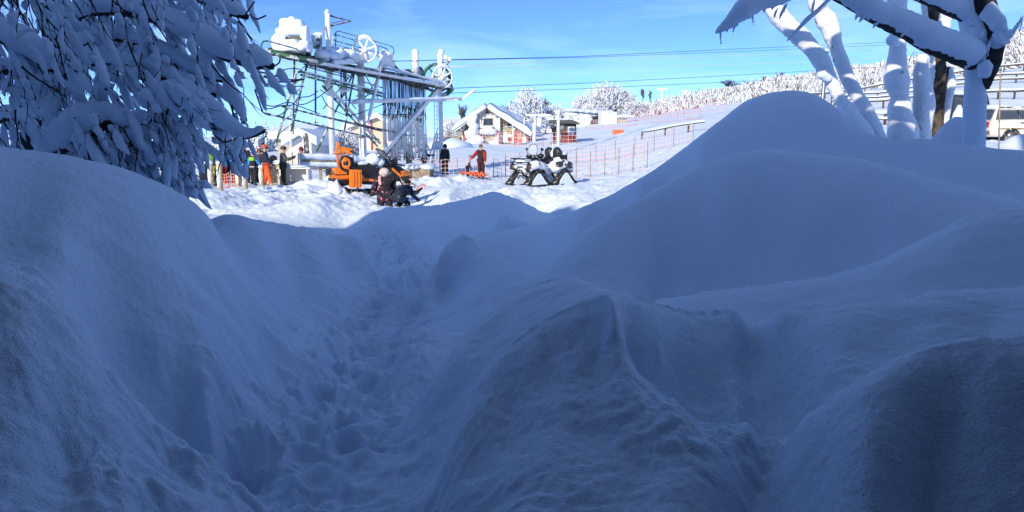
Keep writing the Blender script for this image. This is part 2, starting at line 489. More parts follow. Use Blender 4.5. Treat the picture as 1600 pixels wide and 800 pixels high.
def ground(x, y):
    x = np.asarray(x, float); y = np.asarray(y, float)
    shp = x.shape
    x = x.ravel(); y = y.ravel()
    r = np.hypot(x, y); ph = np.arctan2(x, y)
    r0 = 1.16
    q = np.stack([np.clip(ph, -0.80, 0.80) * KPH, np.log(np.maximum(r, r0))], 1)
    e = np.empty(len(q))
    for i in range(0, len(q), 20000):
        c = q[i:i + 20000]
        d2 = (c ** 2).sum(1)[:, None] + (CX ** 2).sum(1)[None, :] - 2 * c @ CX.T
        np.maximum(d2, 0, out=d2)
        e[i:i + 20000] = _ker(d2) @ SOL[:NC] + SOL[NC] + c @ SOL[NC + 1:]
    z = CAM_Z + e * np.maximum(r, r0)
    k = np.clip(r / r0, 0, 1) ** 2
    z = np.where(r < r0, 0.55 * (1 - k) + z * k, z)
    bk = sst(1.2, 1.9, np.abs(ph))
    z = z * (1 - bk) + bk * 0.5
    for bx, by, br, bh in BUMPS:
        d2 = ((x - bx) ** 2 + (y - by) ** 2) / (br * br)
        z = z + bh * np.exp(-d2 * 1.4)
    # relief of the snow itself
    pd = path_dist(x, y)
    near = 1 - sst(9, 16, r)
    wall = (1 - sst(0.25, 1.0 + 0.08 * r, pd)) * near
    floor = (1 - sst(0.16, 0.50 + 0.02 * r, pd)) * (1 - sst(14, 22, r))
    wx = x + 0.06 * vnoise(x * 5, y * 5, 3); wy = y + 0.06 * vnoise(x * 5, y * 5, 4)
    z = z + wall * (0.03 * vnoise(wx * 2.6, wy * 2.6, 1) + 0.017 * vnoise(wx * 6, wy * 6, 2) + 0.008 * np.abs(vnoise(wx * 15, wy * 15, 5)) + 0.004 * vnoise(wx * 40, wy * 40, 6))
    lump = np.abs(vnoise(wx * 4.2, wy * 4.2, 7)) + 0.5 * np.abs(vnoise(wx * 9.5, wy * 9.5, 8))
    z = z + floor * (0.075 * (lump - 0.45) + 0.014 * vnoise(wx * 22, wy * 22, 9))
    m_ = np.nonzero(r < 14)[0]
    if len(m_):
        xn, yn, rn_ = x[m_], y[m_], r[m_]; dz_ = np.zeros(len(m_))
        edge = 1 + .45 * vnoise(xn * 11, yn * 11, 21) + .3 * vnoise(xn * 29, yn * 29, 22)
        for pl_, st_ in LIPS:
            best = np.full(len(m_), 1e9); side = np.zeros(len(m_)); fade = np.ones(len(m_))
            for i in range(len(pl_) - 1):
                a_ = pl_[i]; b_ = pl_[i + 1]; ab = b_ - a_
                tt = np.clip(((xn - a_[0]) * ab[0] + (yn - a_[1]) * ab[1]) / (ab @ ab), 0, 1)
                qx = a_[0] + tt * ab[0]; qy = a_[1] + tt * ab[1]
                dd = np.hypot(xn - qx, yn - qy); up = dd < best
                best = np.where(up, dd, best); side = np.where(up, rn_ - np.hypot(qx, qy), side)
                fr = (i + tt) / (len(pl_) - 1); fade = np.where(up, np.clip(np.minimum(fr, 1 - fr) * 6, 0, 1), fade)
            w_ = .05 + .035 * rn_
            front = 1 - sst(-.012 * rn_, .004, side)
            dz_ += fade * np.exp(-best / (w_ * .9)) * (.011 * np.abs(vnoise(xn * 17, yn * 17, 31)) + .004 * vnoise(xn * 43, yn * 43, 32)) * min(1, st_ / .02)
            dz_ += fade * st_ * edge * (.35 * np.exp(-best / (w_ * .6)) - front * np.exp(-best / (w_ * 1.1)))
        for px_, py_, hd_, dp_ in PRINTS:
            k2 = np.nonzero((np.abs(xn - px_) < .4) & (np.abs(yn - py_) < .4))[0]
            if not len(k2): continue
            dx_ = xn[k2] - px_; dy_ = yn[k2] - py_
            lx_ = dx_ * math.cos(hd_) - dy_ * math.sin(hd_); ly_ = dx_ * math.sin(hd_) + dy_ * math.cos(hd_)
            e_ = np.sqrt((lx_ / .065) ** 2 + (ly_ / .15) ** 2)
            dz_[k2] += -dp_ * (1 - sst(.5, 1.25, e_)) + .022 * np.exp(-((e_ - 1.3) / .25) ** 2)
        for px_, py_, rr_ in CLODS:
            k2 = np.nonzero((np.abs(xn - px_) < .15) & (np.abs(yn - py_) < .15))[0]
            if not len(k2): continue
            d2_ = ((xn[k2] - px_) ** 2 + (yn[k2] - py_) ** 2) / rr_ ** 2
            dz_[k2] += rr_ * .6 * np.exp(-d2_ * 1.6)
        for cxp, cyp, cd, cr in ((1130, 700, 1.75, .30), (1180, 640, 1.95, .25), (1060, 720, 1.62, .22), (1225, 690, 1.68, .16), (330, 740, 1.95, .28), (240, 690, 1.9, .2), (420, 700, 2.5, .35)):
            cp = W(cxp, cyp, cd); q_ = np.exp(-((xn - cp.x) ** 2 + (yn - cp.y) ** 2) / (cr * cr))
            k2 = q_ > .02
            dz_[k2] += q_[k2] * (.022 * vnoise(xn[k2] * 6, yn[k2] * 6, 41) + .014 * np.abs(vnoise(xn[k2] * 15, yn[k2] * 15, 42)) + .003 * vnoise(xn[k2] * 45, yn[k2] * 45, 43))
        z[m_] += dz_
    # soft drift relief everywhere near, crumbs on the steps
    z = z + near * (0.012 * vnoise(x * 1.7, y * 1.7, 11) + 0.006 * vnoise(x * 7, y * 7, 12) + 0.0026 * vnoise(x * 31, y * 31, 13)) + (1 - sst(3, 7, r)) * (0.0013 * vnoise(x * 75, y * 75, 23))
    # trampled square
    sq = sst(17, 21, r) * (1 - sst(44, 60, r))
    ridg = np.abs(vnoise(x * 1.1, y * 1.1, 14)) + 0.6 * np.abs(vnoise(x * 2.6, y * 2.6, 15)) + 0.35 * np.abs(vnoise(x * 6.1, y * 6.1, 16)) + 0.22 * np.abs(vnoise(x * 13, y * 13, 19))
    z = z + sq * 0.13 * (ridg - 0.62)
    far = sst(50, 90, r)
    z = z + far * (0.25 * vnoise(x * 0.12, y * 0.12, 17) + 0.12 * vnoise(x * 0.4, y * 0.4, 18))
    return z.reshape(shp)
def gz(x, y): return float(ground(np.array([x]), np.array([y]))[0])
def on_ground(px, d, dz=0.0):
    p = W(px, 300, d); return Vector((p.x, p.y, gz(p.x, p.y) + dz))

ph_f = np.linspace(-0.72, 0.72, 760)
ph_l = np.linspace(-math.pi, -0.72, 50)[:-1]
ph_r = -ph_l[::-1]
PHI = np.concatenate([ph_l, ph_f, ph_r[:-1]])
RR = np.concatenate([np.linspace(0.05, 1.0, 12)[:-1], np.exp(np.linspace(0, math.log(15), 540))[:-1], np.exp(np.linspace(math.log(15), math.log(60), 330))[:-1], np.exp(np.linspace(math.log(60), math.log(450), 130))[:-1], np.exp(np.linspace(math.log(450), math.log(3000), 16))])
GP, GR = np.meshgrid(PHI, RR)
GX = GR * np.sin(GP); GY = GR * np.cos(GP)
GZ = ground(GX, GY)
nr, npn = GX.shape
co = np.stack([GX, GY, GZ], -1).reshape(-1, 3)
co = np.concatenate([co, [[0, 0, 0.55]]])
ii, jj = np.meshgrid(np.arange(nr - 1), np.arange(npn), indexing='ij')
j2 = (jj + 1) % npn
quads = np.stack([ii * npn + jj, ii * npn + j2, (ii + 1) * npn + j2, (ii + 1) * npn + jj], -1).reshape(-1, 4)[:, ::-1]
tris = np.stack([np.full(npn, nr * npn), (np.arange(npn) + 1) % npn, np.arange(npn)], -1)
me = bpy.data.meshes.new('snow_ground')
nq, ntz = len(quads), len(tris)
me.vertices.add(len(co)); me.vertices.foreach_set('co', co.ravel())
me.loops.add(nq * 4 + ntz * 3); me.loops.foreach_set('vertex_index', np.concatenate([quads.ravel(), tris.ravel()]).astype(np.int32))
me.polygons.add(nq + ntz)
me.polygons.foreach_set('loop_start', np.concatenate([np.arange(nq) * 4, nq * 4 + np.arange(ntz) * 3]).astype(np.int32))
me.polygons.foreach_set('use_smooth', np.ones(nq + ntz, bool))
me.materials.append(M['snow'])
me.update(calc_edges=True); me.validate()
snow_ground = bpy.data.objects.new('snow_ground', me)
COL.objects.link(snow_ground)
snow_ground['kind'] = 'structure'
snow_ground['label'] = 'deep snow: drifts and a trodden trench in shade, trampled square and hillside in sun'

# ------------------------------------------------------------------ unseen lodge behind the viewpoint, added to cast the foreground shade
M['shade_wall'] = mat('shade_wall', (0.055, 0.075, 0.105), 0.85, var=0.08, bump=0.2)  # kept dark so the unseen walls bounce little light onto the snow
M['timber'] = mat('timber', (0.13, 0.085, 0.06), 0.7, var=0.25, vscale=5)
M['glass_dark'] = mat('glass_dark', (0.02, 0.025, 0.03), 0.08, spec=0.6)
lodge = thing('shade_lodge', 'unseen lodge with a snowy roof behind the viewpoint, added to shade the foreground', 'building', (-14, -6.5, 0), world=True)
b = MB(); b.box((-18.2, -6.5, 3.9), (25.8, 11, 7.8)); b.build('wall', M['shade_wall'], lodge)
b = MB(); b.prism([(-31.6, -0.2, 7.9), (-31.6, -6.5, 9.2), (-31.6, -12.8, 7.9), (-31.6, -12.8, 8.25), (-31.6, -6.5, 9.6), (-31.6, -0.2, 8.25)], (27, 0, 0)); b.build('roof', M['timber'], lodge)
b = MB(); b.prism([(-31.7, 0, 8.262), (-31.7, -6.5, 9.612), (-31.7, -13, 8.262), (-31.7, -13, 8.6), (-31.7, -6.5, 10.0), (-31.7, 0, 8.6)], (27.2, 0, 0)); b.build('roof_snow', M['snow_cap'], lodge)
for k in range(8):
    for zz in (1.6, 4.3, 6.6):
        w = MB(); w.box((-29 + 3.3 * k, -1.0, zz), (1.4, 0.12, 1.3)); wf = w.build('window', M['timber'], lodge)
        g = MB(); g.box((-29 + 3.3 * k, -0.93, zz), (1.16, 0.03, 1.06)); g.build('pane', M['glass_dark'], wf)
wing = thing('shade_porch', 'unseen low lodge wing with porch, added to shade the near snow', 'building', (1, -4, 0), world=True)  # unseen wing, its height set by the shade it casts at right
b = MB(); b.box((1.2, -4.7, 2.6), (11.4, 7.0, 5.2)); b.build('wall', M['shade_wall'], wing)
b = MB(); b.box((1.6, -3.0, 5.36), (12.4, 8.0, 0.3)); b.build('roof', M['timber'], wing)
b = MB(); b.box((1.6, -3.0, 5.72), (12.6, 8.1, 0.40)); b.build('roof_snow', M['snow_cap'], wing)
b = MB(); b.box((4.0, -0.2, 2.62), (6.0, 2.0, 0.14)); b.build('balcony', M['timber'], wing)  # unseen overhang, sized to darken the near snow at right
shade_blk = thing('shade_block', 'unseen square block over the porch, added to shade the big mound', 'building', (-2.2, -2, 0), world=True)  # added unseen block: keeps sun off the mound, not off the trunks
b = MB(); b.box((-2.2, -2.6, 6.6), (5.2, 5.4, 1.45)); b.build('wall', M['shade_wall'], shade_blk)
b = MB(); b.box((-2.2, -2.6, 7.45), (5.6, 5.8, 0.24)); b.build('roof', M['timber'], shade_blk)
b = MB(); b.box((-13.1, -6.6, 10.8), (3.5, 4.6, 5.6)); b.build('shade_turret', M['shade_wall'], lodge)  # unseen turret, added so its shadow falls on the far hump
b = MB(); b.box((-13.1, -6.6, 13.78), (3.9, 5.0, 0.35)); b.build('shade_turret_snow', M['snow_cap'], lodge)
lodge.location.z -= 1.5
sky_blk = thing('sky_block', 'unseen tall dark block above the porch, added to block sky light', 'building', (6, -3, 0), world=True)  # added unseen block: hides bright sky so the mounds keep contrast
b = MB(); b.box((6.4, -3.4, 7.8), (7.2, 7.2, 3.8)); b.build('upper_wall', M['shade_wall'], sky_blk)
b = MB(); b.box((6.4, -3.4, 9.85), (7.8, 7.8, 0.3)); b.build('roof', M['timber'], sky_blk)
b = MB(); b.box((6.4, -3.4, 10.2), (7.9, 7.9, 0.4)); b.build('roof_snow', M['snow_cap'], sky_blk)

# ------------------------------------------------------------------ drag-lift drive station
M['steel_white'] = mat('steel_white', (0.72, 0.73, 0.70), 0.55, col2=(0.86, 0.89, 0.92), vscale=2.2, thr=(0.35, 0.6), bump=0.2)
M['steel_green'] = mat('steel_green', (0.018, 0.115, 0.065), 0.5, col2=(0.55, 0.6, 0.6), vscale=2.5, thr=(0.50, 0.58))
M['steel_dark'] = mat('steel_dark', (0.035, 0.05, 0.05), 0.5, col2=(0.5, 0.54, 0.56), vscale=3.0, thr=(0.48, 0.58))
M['grating'] = mat('grating', (0.03, 0.05, 0.045), 0.6, var=0.4, vscale=8)
M['rope'] = mat('rope', (0.03, 0.04, 0.05), 0.6)
M['rope_frost'] = mat('rope_frost', (0.85, 0.88, 0.92), 0.7)
M['rime'] = mat('rime', (0.82, 0.83, 0.82), 0.8, col2=(0.16, 0.16, 0.15), vscale=1.6, thr=(0.60, 0.72))
M['rod_dark'] = mat('rod_dark', (0.07, 0.07, 0.065), 0.5, col2=(0.50, 0.51, 0.5), vscale=1.9, thr=(0.58, 0.7))

def DL(px): return 33.0 + (px - 440.0) / 260.0 * 13.5
def P(px, py, off=0.0): return W(px, py, DL(px) + off)
S0 = on_ground(560, 39)
lift = thing('lift_station', 'steel drag lift drive station with bullwheels and bundled poles above the queue', 'ski lift', tuple(S0), world=True)
def part(name, m, mats, smooth=False): return m.build(name, mats, lift, smooth)
def footed(px, pytop, d):
    t = W(px, pytop, d); return t, Vector((t.x, t.y, gz(t.x, t.y) - 0.3))
snowblob_seed = [0]
def snowline(p, q, r, parent=None, n=None, lift_by=0.6, name='snow_cap'):
    """an uneven strip of snow lying along a bar"""
    p = Vector(p); q = Vector(q); L = (q - p).length
    n = n or max(4, int(L / 0.25))
    snowblob_seed[0] += 1
    rnd = random.Random(snowblob_seed[0])
    pts, rad = [], []
    for i in range(n + 1):
        t = i / n
        rr = r * rnd.uniform(0.75, 1.2) * (0.45 if i in (0, n) else 1)
        pts.append(p.lerp(q, t) + Vector((0, 0, r * lift_by * rnd.uniform(.8, 1.2))))
        rad.append(rr)
    m = MB(); m.tube(pts, rad, 7)
    return m.build(name, M['snow_cap'], parent or lift, True)

# main mast with its top arm
t, f = footed(511.5, 20, DL(511))
k = (t - f) 
m = MB(); m.tube([f, f + k * 0.72, f + k * 0.78, t], [0.155, 0.155, 0.13, 0.125], 14); part('mast', m, M['steel_white'], True)
m = MB(); m.blob(t + Vector((0, 0, 0.02)), (0.16, 0.16, 0.14), 3); part('snow_cap', m, M['snow_cap'], True)
m = MB(); m.tube([P(514, 24), P(548, 33)], 0.045, 8); m.tube([P(514, 41), P(547, 33)], 0.05, 8); m.tube([P(546, 33, -.3), P(546, 33, .3)], 0.06, 8); part('mast_arm', m, M['steel_dark'], True)
snowline(P(516, 40), P(545, 33), 0.075)
m = MB(); m.prism([P(507, 41, -.1), P(516.5, 41, -.1), P(517, 45, -.1), P(507, 45, -.1), P(499, 50, -.1)], (0, .24, 0)); part('mast_bracket', m, M['steel_white'])
# portal post in the middle (I-section) and its plates
t, f = footed(562.5, 98, DL(562))
m = MB(); m.beam(t + Vector((-.12, 0, 0)), f + Vector((-.12, 0, 0)), 0.05, 0.26); m.beam(t + Vector((.12, 0, 0)), f + Vector((.12, 0, 0)), 0.14, 0.26); m.beam(t, f, 0.2, 0.06); part('post', m, M['steel_white'])
for y in (118, 150, 184, 214):
    m = MB(); m.beam(W(556.8, y, DL(562) - .17), W(568.5, y, DL(562) - .17), 0.04, 0.07); part('post_plate', m, M['steel_dark'])
# far post with green side and access ladder
t, f = footed(687, 84, DL(687)); 
dC = DL(687)
m = MB(); m.beam(t, f, 0.24, 0.3); part('post', m, M['steel_white'])
m = MB(); m.beam(W(690.2, 147, dC), Vector((W(690.2, 147, dC).x, dC, f.z)), 0.075, 0.26); part('post_flange', m, M['steel_green'])
m = MB()
for x in (678.5, 683): m.beam(W(x, 140, dC - .25), W(x, 268, dC - .25), 0.05)
for y in range(145, 268, 7): m.beam(W(678.5, y, dC - .25), W(683, y, dC - .25), 0.035)
part('ladder', m, M['rime'])
m = MB(); m.beam(W(689, 98, dC), W(704, 94.5, dC), .09); m.beam(W(704, 95, dC), W(689, 111, dC), .08); part('post_arm', m, M['steel_dark'])
m = MB()
for x, y, s in ((689, 82, .17), (697, 90, .14), (703, 93, .12)): m.blob(W(x, y, dC), (s, s, s * 1.2), x)
part('snow_cap', m, M['snow_cap'], True)
m = MB(); m.beam(W(672, 268, dC + .5), W(684, 208, dC + .1), .10); m.beam(W(664, 268, dC + .5), W(684, 200, dC + .1), .06); part('stay', m, M['rime'])

# the long inclined machine beam, two girders, cross members, grating and its snow
def girder(p, q, w, h, name='girder', mt='steel_white'):
    m = MB(); m.beam(p, q, w, h); return part(name, m, M[mt])
A0, A1 = P(484, 96, -.7), P(705, 136, -.7)
B0, B1 = P(484, 92, .9), P(703, 130, .9)
girder(A0, A1, 0.14, 0.14); girder(B0, B1, 0.12, 0.14, mt='steel_dark')
for i in range(13):
    t_ = i / 12
    m = MB(); m.beam(A0.lerp(A1, t_) - Vector((0, 0, .16)), B0.lerp(B1, t_) - Vector((0, 0, .16)), 0.10, 0.1); part('cross_member', m, M['steel_dark'])
m = MB(); m.prism([A0.lerp(A1, .0) - Vector((0, 0, .24)), A0.lerp(A1, 1) - Vector((0, 0, .24)), B0.lerp(B1, 1) - Vector((0, 0, .24)), B0.lerp(B1, 0) - Vector((0, 0, .24))], (0, 0, .02)); part('grating_floor', m, M['grating'])
snowline(P(597, 106, -.7), P(702, 134, -.7), 0.10, lift_by=.9)
for i, (x0, y0, x1, y1) in enumerate(((597, 112, 668, 133), (599, 118, 660, 140), (610, 121, 690, 146))):
    girder(P(x0, y0, -.3 + .5 * i), P(x1, y1, -.3 + .5 * i), 0.09, 0.13, 'pole_rail', 'steel_dark')
m = MB(); m.tube([P(703, 133, -.7), P(706, 140, -.6), P(699, 146, -.4), P(690, 150, -.2)], [.14, .16, .15, .1], 8); part('beam_end', m, M['steel_green'], True)
# round motor platform at the near end
pc = P(461, 87)
TILT = Matrix.Rotation(R(13), 3, 'Y') @ Matrix.Rotation(R(7), 3, 'X')
m = MB(); m.lathe(pc, [(0.05, -.12), (1.1, -.10), (1.2, 0.02), (1.17, .1), (.05, .1)], 26, mtx=TILT); part('motor_platform', m, M['grating'], True)
m = MB()
for i in range(-4, 5): 
    hw = math.sqrt(1.15 ** 2 - (i * .25) ** 2)
    m.box(pc + TILT @ Vector((i * .25, 0, -.14)), (.05, 2 * hw, .05), mtx=TILT); m.box(pc + TILT @ Vector((0, i * .25, -.15)), (2 * hw, .05, .045), mtx=TILT)
part('platform_bars', m, M['steel_dark'])
m = MB(); m.ring(pc, TILT @ Vector((0, 0, 1)), 1.14, 1.25, .14, 28); part('platform_rim', m, M['steel_green'], True)
# gearbox, motor, cabinets under snow
m = MB(); m.box(pc + Vector((-.05, .05, .5)), (1.25, 0.9, .70)); part('gearbox', m, M['steel_dark'])
m = MB()
for dx, dy, dz, sx, sy, sz, sd in ((-.45, -.35, .32, .42, .4, .22, 1), (.15, -.45, .26, .5, .35, .2, 2), (.55, -.35, .35, .34, .3, .25, 3), (-.55, -.3, .62, .28, .3, .26, 4), (-.1, -.5, .48, .4, .18, .16, 12), (-.62, -.2, .5, .12, .3, .4, 13), (.62, -.3, .62, .14, .25, .22, 16)):
    m.blob(pc + Vector((dx, dy, dz)), (sx, sy, sz), sd, 0.16, 14, 10, sq=.6)
part('gearbox_snow', m, M['snow_cap'], True)
m = MB(); m.tube([pc + Vector((-.55, 0, 1.0)), pc + Vector((.6, 0, .88))], .33, 14); part('motor', m, M['steel_dark'], True)
m = MB()
for dx, dz, sx, sz, sd in ((-.30, 1.18, .30, .42, 5), (.02, 1.24, .30, .40, 6), (.30, 1.16, .26, .36, 17), (.52, .98, .22, .30, 7), (-.05, .98, .6, .18, 8), (-.62, .82, .13, .34, 9), (-.50, .96, .16, .26, 18)):
    m.blob(pc + Vector((dx, -.12, dz)), (sx * .92, .42, sz), sd, 0.07, 14, 10, sq=.55)
part('motor_snow', m, M['snow_cap'], True)
m = MB(); m.box(P(496, 66), (.36, .4, .62)); part('control_cabinet', m, M['steel_green'])
m = MB(); m.box(P(490, 60, -.2), (.16, .2, .3)); m.blob(P(498, 56), (.24, .3, .16), 4); part('cabinet_snow', m, M['snow_cap'], True)
m = MB(); m.box(P(482, 84, -.6), (.2, .25, .7)); m.box(P(487, 92, -.55), (.5, .3, .26)); part('drive_cover', m, M['steel_green'])
# snow mass lying on the deck
m = MB()
for i in range(14):
    t_ = i / 13; m.blob(P(503 + 52 * t_, 86 + 3.5 * math.sin(i * 1.7) , -.25 + .3 * math.sin(i)), (.36, .55, .25 + .06 * math.sin(i * 2.3)), 20 + i, .16)
part('deck_snow', m, M['snow_cap'], True)
girder(P(520, 99, -1.0), P(552, 98, -1.0), .16, .14, 'outrigger'); snowline(P(520, 98, -1.0), P(552, 97, -1.0), .1)
# spoked wheel facing the viewer
def wheel(name, c, r, axis, n, mt, rim=.09, snow=True, hub=.14):
    root = MB(); root.ring(c, axis, r - rim, r, .12, 32); w = part(name, root, M[mt], True)
    ax = Vector(axis).normalized(); a = Vector((0, 0, 1)) - ax * ax.z; a.normalize(); b_ = ax.cross(a)
    h = MB(); h.tube([c - ax * .14, c + ax * .14], hub, 14); h.build('hub', M[mt], w, True)
    for i in range(n):
        an = 2 * math.pi * (i + .35) / n; dr = a * math.cos(an) + b_ * math.sin(an)
        s = MB(); s.tube([c + dr * hub * .7, c + dr * (r - rim * .6)], [.07, .045], 6); s.build('spoke', M[mt], w, True)
    if snow:
        s = MB(); pts = []; rad = []
        for i in range(9):
            an = R(-38 + 9.5 * i); pts.append(c + (a * math.cos(an) + b_ * math.sin(an)) * (r + .03)); rad.append(.03 + .10 * math.sin(math.pi * i / 8))
        s.tube(pts, rad, 8); s.build('wheel_snow', M['snow_cap'], w, True)
    return w
wheel('spoked_wheel', P(570, 78.5, -1.05), .63, (-.1, 1, .05), 7, 'steel_white')
m = MB(); m.tube([P(570, 78.5, -1.0), P(570, 78.5, .5)], .09, 8); part('wheel_axle', m, M['steel_dark'], True)
m = MB(); m.prism([P(560, 93, -.95), P(580, 97, -.95), P(573, 79, -.95), P(567, 79, -.95)], (0, .1, 0)); part('wheel_bracket', m, M['steel_white'])
wheel('spoked_wheel', W(691, 121, dC - .6), .66, (-.45, 1, .1), 8, 'steel_white', .07)
wheel('bullwheel', W(682, 122, dC + .8), .92, (-.35, 1, .25), 6, 'steel_green', .17, False)
# boxes beyond the wheel
m = MB(); m.prism([P(589, 107, -.4), P(599, 84, -.4), P(613, 92, -.4), P(613, 106, -.4)], (0, .9, 0)); part('wheel_guard', m, M['steel_white'])
m = MB(); m.prism([P(613, 97, .3), P(623, 108, .3), P(612, 107, .3)], (0, .6, 0)); part('guard_flap', m, M['rope'])
m = MB(); m.blob(P(604, 86, 0), (.4, .5, .2), 9, .15); part('guard_snow', m, M['snow_cap'], True)
# standpipe
t1 = P(649, 82); t0 = P(649, 118)
m = MB(); m.tube([t0, t1], .19, 14); part('standpipe', m, M['steel_white'], True)
for tt in (.62, .3):
    m = MB(); m.ring(t0.lerp(t1, tt), (0, 0, 1), .17, .21, .05, 16); part('pipe_band', m, M['steel_green'], True)
m = MB(); m.blob(t1 + Vector((0, 0, .02)), (.21, .21, .18), 2, .06); part('snow_cap', m, M['snow_cap'], True)
m = MB(); m.lathe(P(656, 113, .1), [(.22, -.25), (.26, -.1), (.24, .1), (.12, .28), (.02, .34)], 14); part('hydraulic_tank', m, M['steel_green'], True)
for x in (637, 643): 
    m = MB(); m.box(P(x, 111, .2), (.3, .3, .18)); part('junction_box', m, M['steel_green'])
# diagonal members
m = MB(); m.beam(P(600, 80, -1.2), P(577, 182, -1.2), .15, .12); part('diagonal_arm', m, M['steel_white'])
snowline(P(600, 79, -1.2), P(598, 88, -1.2), .11)
m = MB(); m.beam(P(583.5, 154, -1.2), P(574, 196, -1.2), .09, .09); part('diagonal_arm_tip', m, M['steel_white'])
m = MB(); m.beam(W(686, 137, dC - .3), W(592, 247, 39.5), .2, .24); part('brace', m, M['steel_white'])
m = MB(); m.beam(W(684, 141, dC - .1), W(597, 250, 39.8), .09, .1); part('brace_flange', m, M['steel_dark'])
m = MB(); m.beam(P(506, 128), P(594, 224, .3), .1, .12); part('brace', m, M['steel_white'])
m = MB(); m.beam(P(504, 134, .2), P(590, 229, .5), .08, .09); part('brace', m, M['steel_green'])
for i in range(9):
    t_ = i / 9; m = MB(); m.beam(P(506, 128).lerp(P(594, 224, .3), t_), P(504, 134, .2).lerp(P(590, 229, .5), t_ + .07), .03)
    part('brace_lacing', m, M['steel_green'])
# long horizontal arm with bent tip
m = MB(); m.tube([P(551, 160, -.6), P(600, 158.5, -.9), W(690, 157, dC - .5), W(722, 155.5, dC - .6), W(743, 139, dC - .6)], .07, 8); part('spreader_arm', m, M['steel_white'], True)
snowline(P(553, 159.5, -.6), P(600, 157.5, -.9), .085); snowline(P(600, 157.5, -.9), W(722, 154.5, dC - .6), .095); snowline(W(722, 155, dC - .6), W(741, 140, dC - .6), .05)
m = MB(); m.box(P(553, 161, -.6), (.34, .2, .12)); part('arm_end_plate', m, M['steel_white'])
# sloping double tubes of the loading gantry, stairs and legs (green)
def tubes(name, segs, r, mt, n=6):
    for s_ in segs:
        m = MB(); m.tube([P(*q) for q in s_], r, n); part(name, m, M[mt], True)
tubes('gantry_tube', [((461, 130, -1.5), (463, 114, -1.5), (469, 112, -1.5), (600, 147, -.8)), ((470, 117, -1.5), (600, 151.5, -.8))], .055, 'steel_green')
snowline(P(470, 111.5, -1.5), P(600, 146, -.8), .05, n=30)
tubes('gantry_tube', [((440, 166, -2), (597, 205, -.2)), ((414, 177, -2.4), (592, 218, -.2)), ((497, 180, -1), (640, 212, 0))], .045, 'steel_dark')
tubes('leg', [((462, 116, -1.5), (430, 229, -1.5)), ((481, 95, -.9), (455, 205, -.9)), ((556, 106, .6), (495, 236, .6)), ((554, 110, -.6), (538, 205, .4))], .05, 'steel_green')
for tt in range(12):
    m = MB(); a_ = P(462, 116, -1.5).lerp(P(430, 229, -1.5), tt / 12); b_ = P(481, 95, -.9).lerp(P(455, 205, -.9), tt / 12 + .05)
    if tt % 2 == 0: m.beam(a_, b_, .03); part('rung', m, M['steel_green'])
tubes('standpipe', [((493, 180, -1.2), (493, 84, -1.2), (495, 78, -1.2), (500, 75, -1.2), (509, 75.5, -1.2)), ((460, 92, -.6), (458, 210, -.6)), ((537, 104, -.5), (538, 150, -.5)), ((540, 104, -.3), (541, 182, -.3)), ((533, 106, .4), (533, 152, .4))], .045, 'steel_dark')
m = MB(); m.lathe(P(537, 141, -.5), [(.02, -.1), (.3, -.06), (.3, .04), (.1, .1), (.05, .2)], 14); part('lamp_shade', m, M['steel_white'], True)
tubes('cross_stay', [((505, 170, .2), (556, 108, .6)), ((505, 105, .4), (556, 170, .6)), ((566, 108, .3), (594, 160, .6)), ((566, 160, .6), (597, 112, .3))], .028, 'steel_dark')
tubes('handrail', [((407, 92, -.9), (407.5, 84, -.9), (409, 68, -.9), (412, 64.5, -.9), (418, 64, -.9), (466, 77, -.9)), ((475, 100, -.8), (545, 118, -.8)), ((478, 104, -.8), (545, 122, -.8)), ((566, 116, -.7), (597, 124, -.7)), ((566, 127, -.7), (597, 137, -.7)), ((566, 140, -.6), (597, 150, -.6))], .034, 'steel_green')
tubes('railing', [((518, 76, 1.2), (521, 58, 1.2), (525, 50, 1.2), (529, 48.5, 1.2), (608, 71, 1.2), (614, 74, 1.2), (616, 80, 1.2), (611, 96, 1.2)), ((523, 54, 1.2), (552, 62, 1.2), (556, 68, 1.2)), ((521, 63, 1.2), (612, 88, 1.2)), ((520, 69, 1.2), (612, 93, 1.2)), ((582, 68, 1.2), (604, 76, 1.2), (608, 82, 1.2), (606, 90, 1.2)), ((524, 78, 1.2), (525, 51, 1.2)), ((555, 85, 1.2), (556, 57, 1.2)), ((590, 92, 1.2), (591, 67, 1.2))], .026, 'steel_dark')
snowline(P(520, 60, 1.2), P(524, 62, 1.2), .08)

# the stored drag poles hanging under the beam
def pole_mesh(k):
    r_ = random.Random(k); j = -1.75 + r_.uniform(-.45, .3)
    pm = MB()
    pm.tube([(0, 0, 0), (.01, 0, -.9), (0, 0, j)], .017, 5, 0); pm.tube([(0, 0, j + .1), (0, 0, -2.9), (0, 0, -4.0)], [.020, .026, .022], 6, 1)
    pm.tube([(0, 0, j + .18), (0, 0, j)], .036, 6, 0); pm.box((0, 0, -.05), (.06, .14, .14), mi=0); pm.box((0, 0, -4.05), (.03, .16, .04), mi=0)
    return pm.build('drag_pole', [M['rod_dark'], M['rime']], None)
poles0 = [pole_mesh(k) for k in range(7)]
rp_ = random.Random(11)
NP = 76
for i in range(NP):
    o = poles0[i % 7] if i < 7 else poles0[i % 7].copy()
    if i >= 7: COL.objects.link(o)
    tpos = (i + rp_.uniform(-.3, .3)) / NP
    px = 598 + 67 * tpos
    p = P(px, 113 + 21 * tpos + rp_.uniform(-1, 3), rp_.choice((-.4, .0, .4)))
    o.location = p
    p_end = 246 + rp_.uniform(-9, 5)
    o.scale = (1, 1, ((p.z - W(px, p_end, p.y).z) / 4.06))
    o.rotation_euler = (R(rp_.uniform(-.8, .8)), R(rp_.uniform(-1.4, 1.4)), rp_.uniform(0, 3))
    tag(o, 'frosted telescopic drag pole hanging in the dense bundle under the lift beam', 'drag pole', 'drag lift poles stored in a bundle')
m = MB()
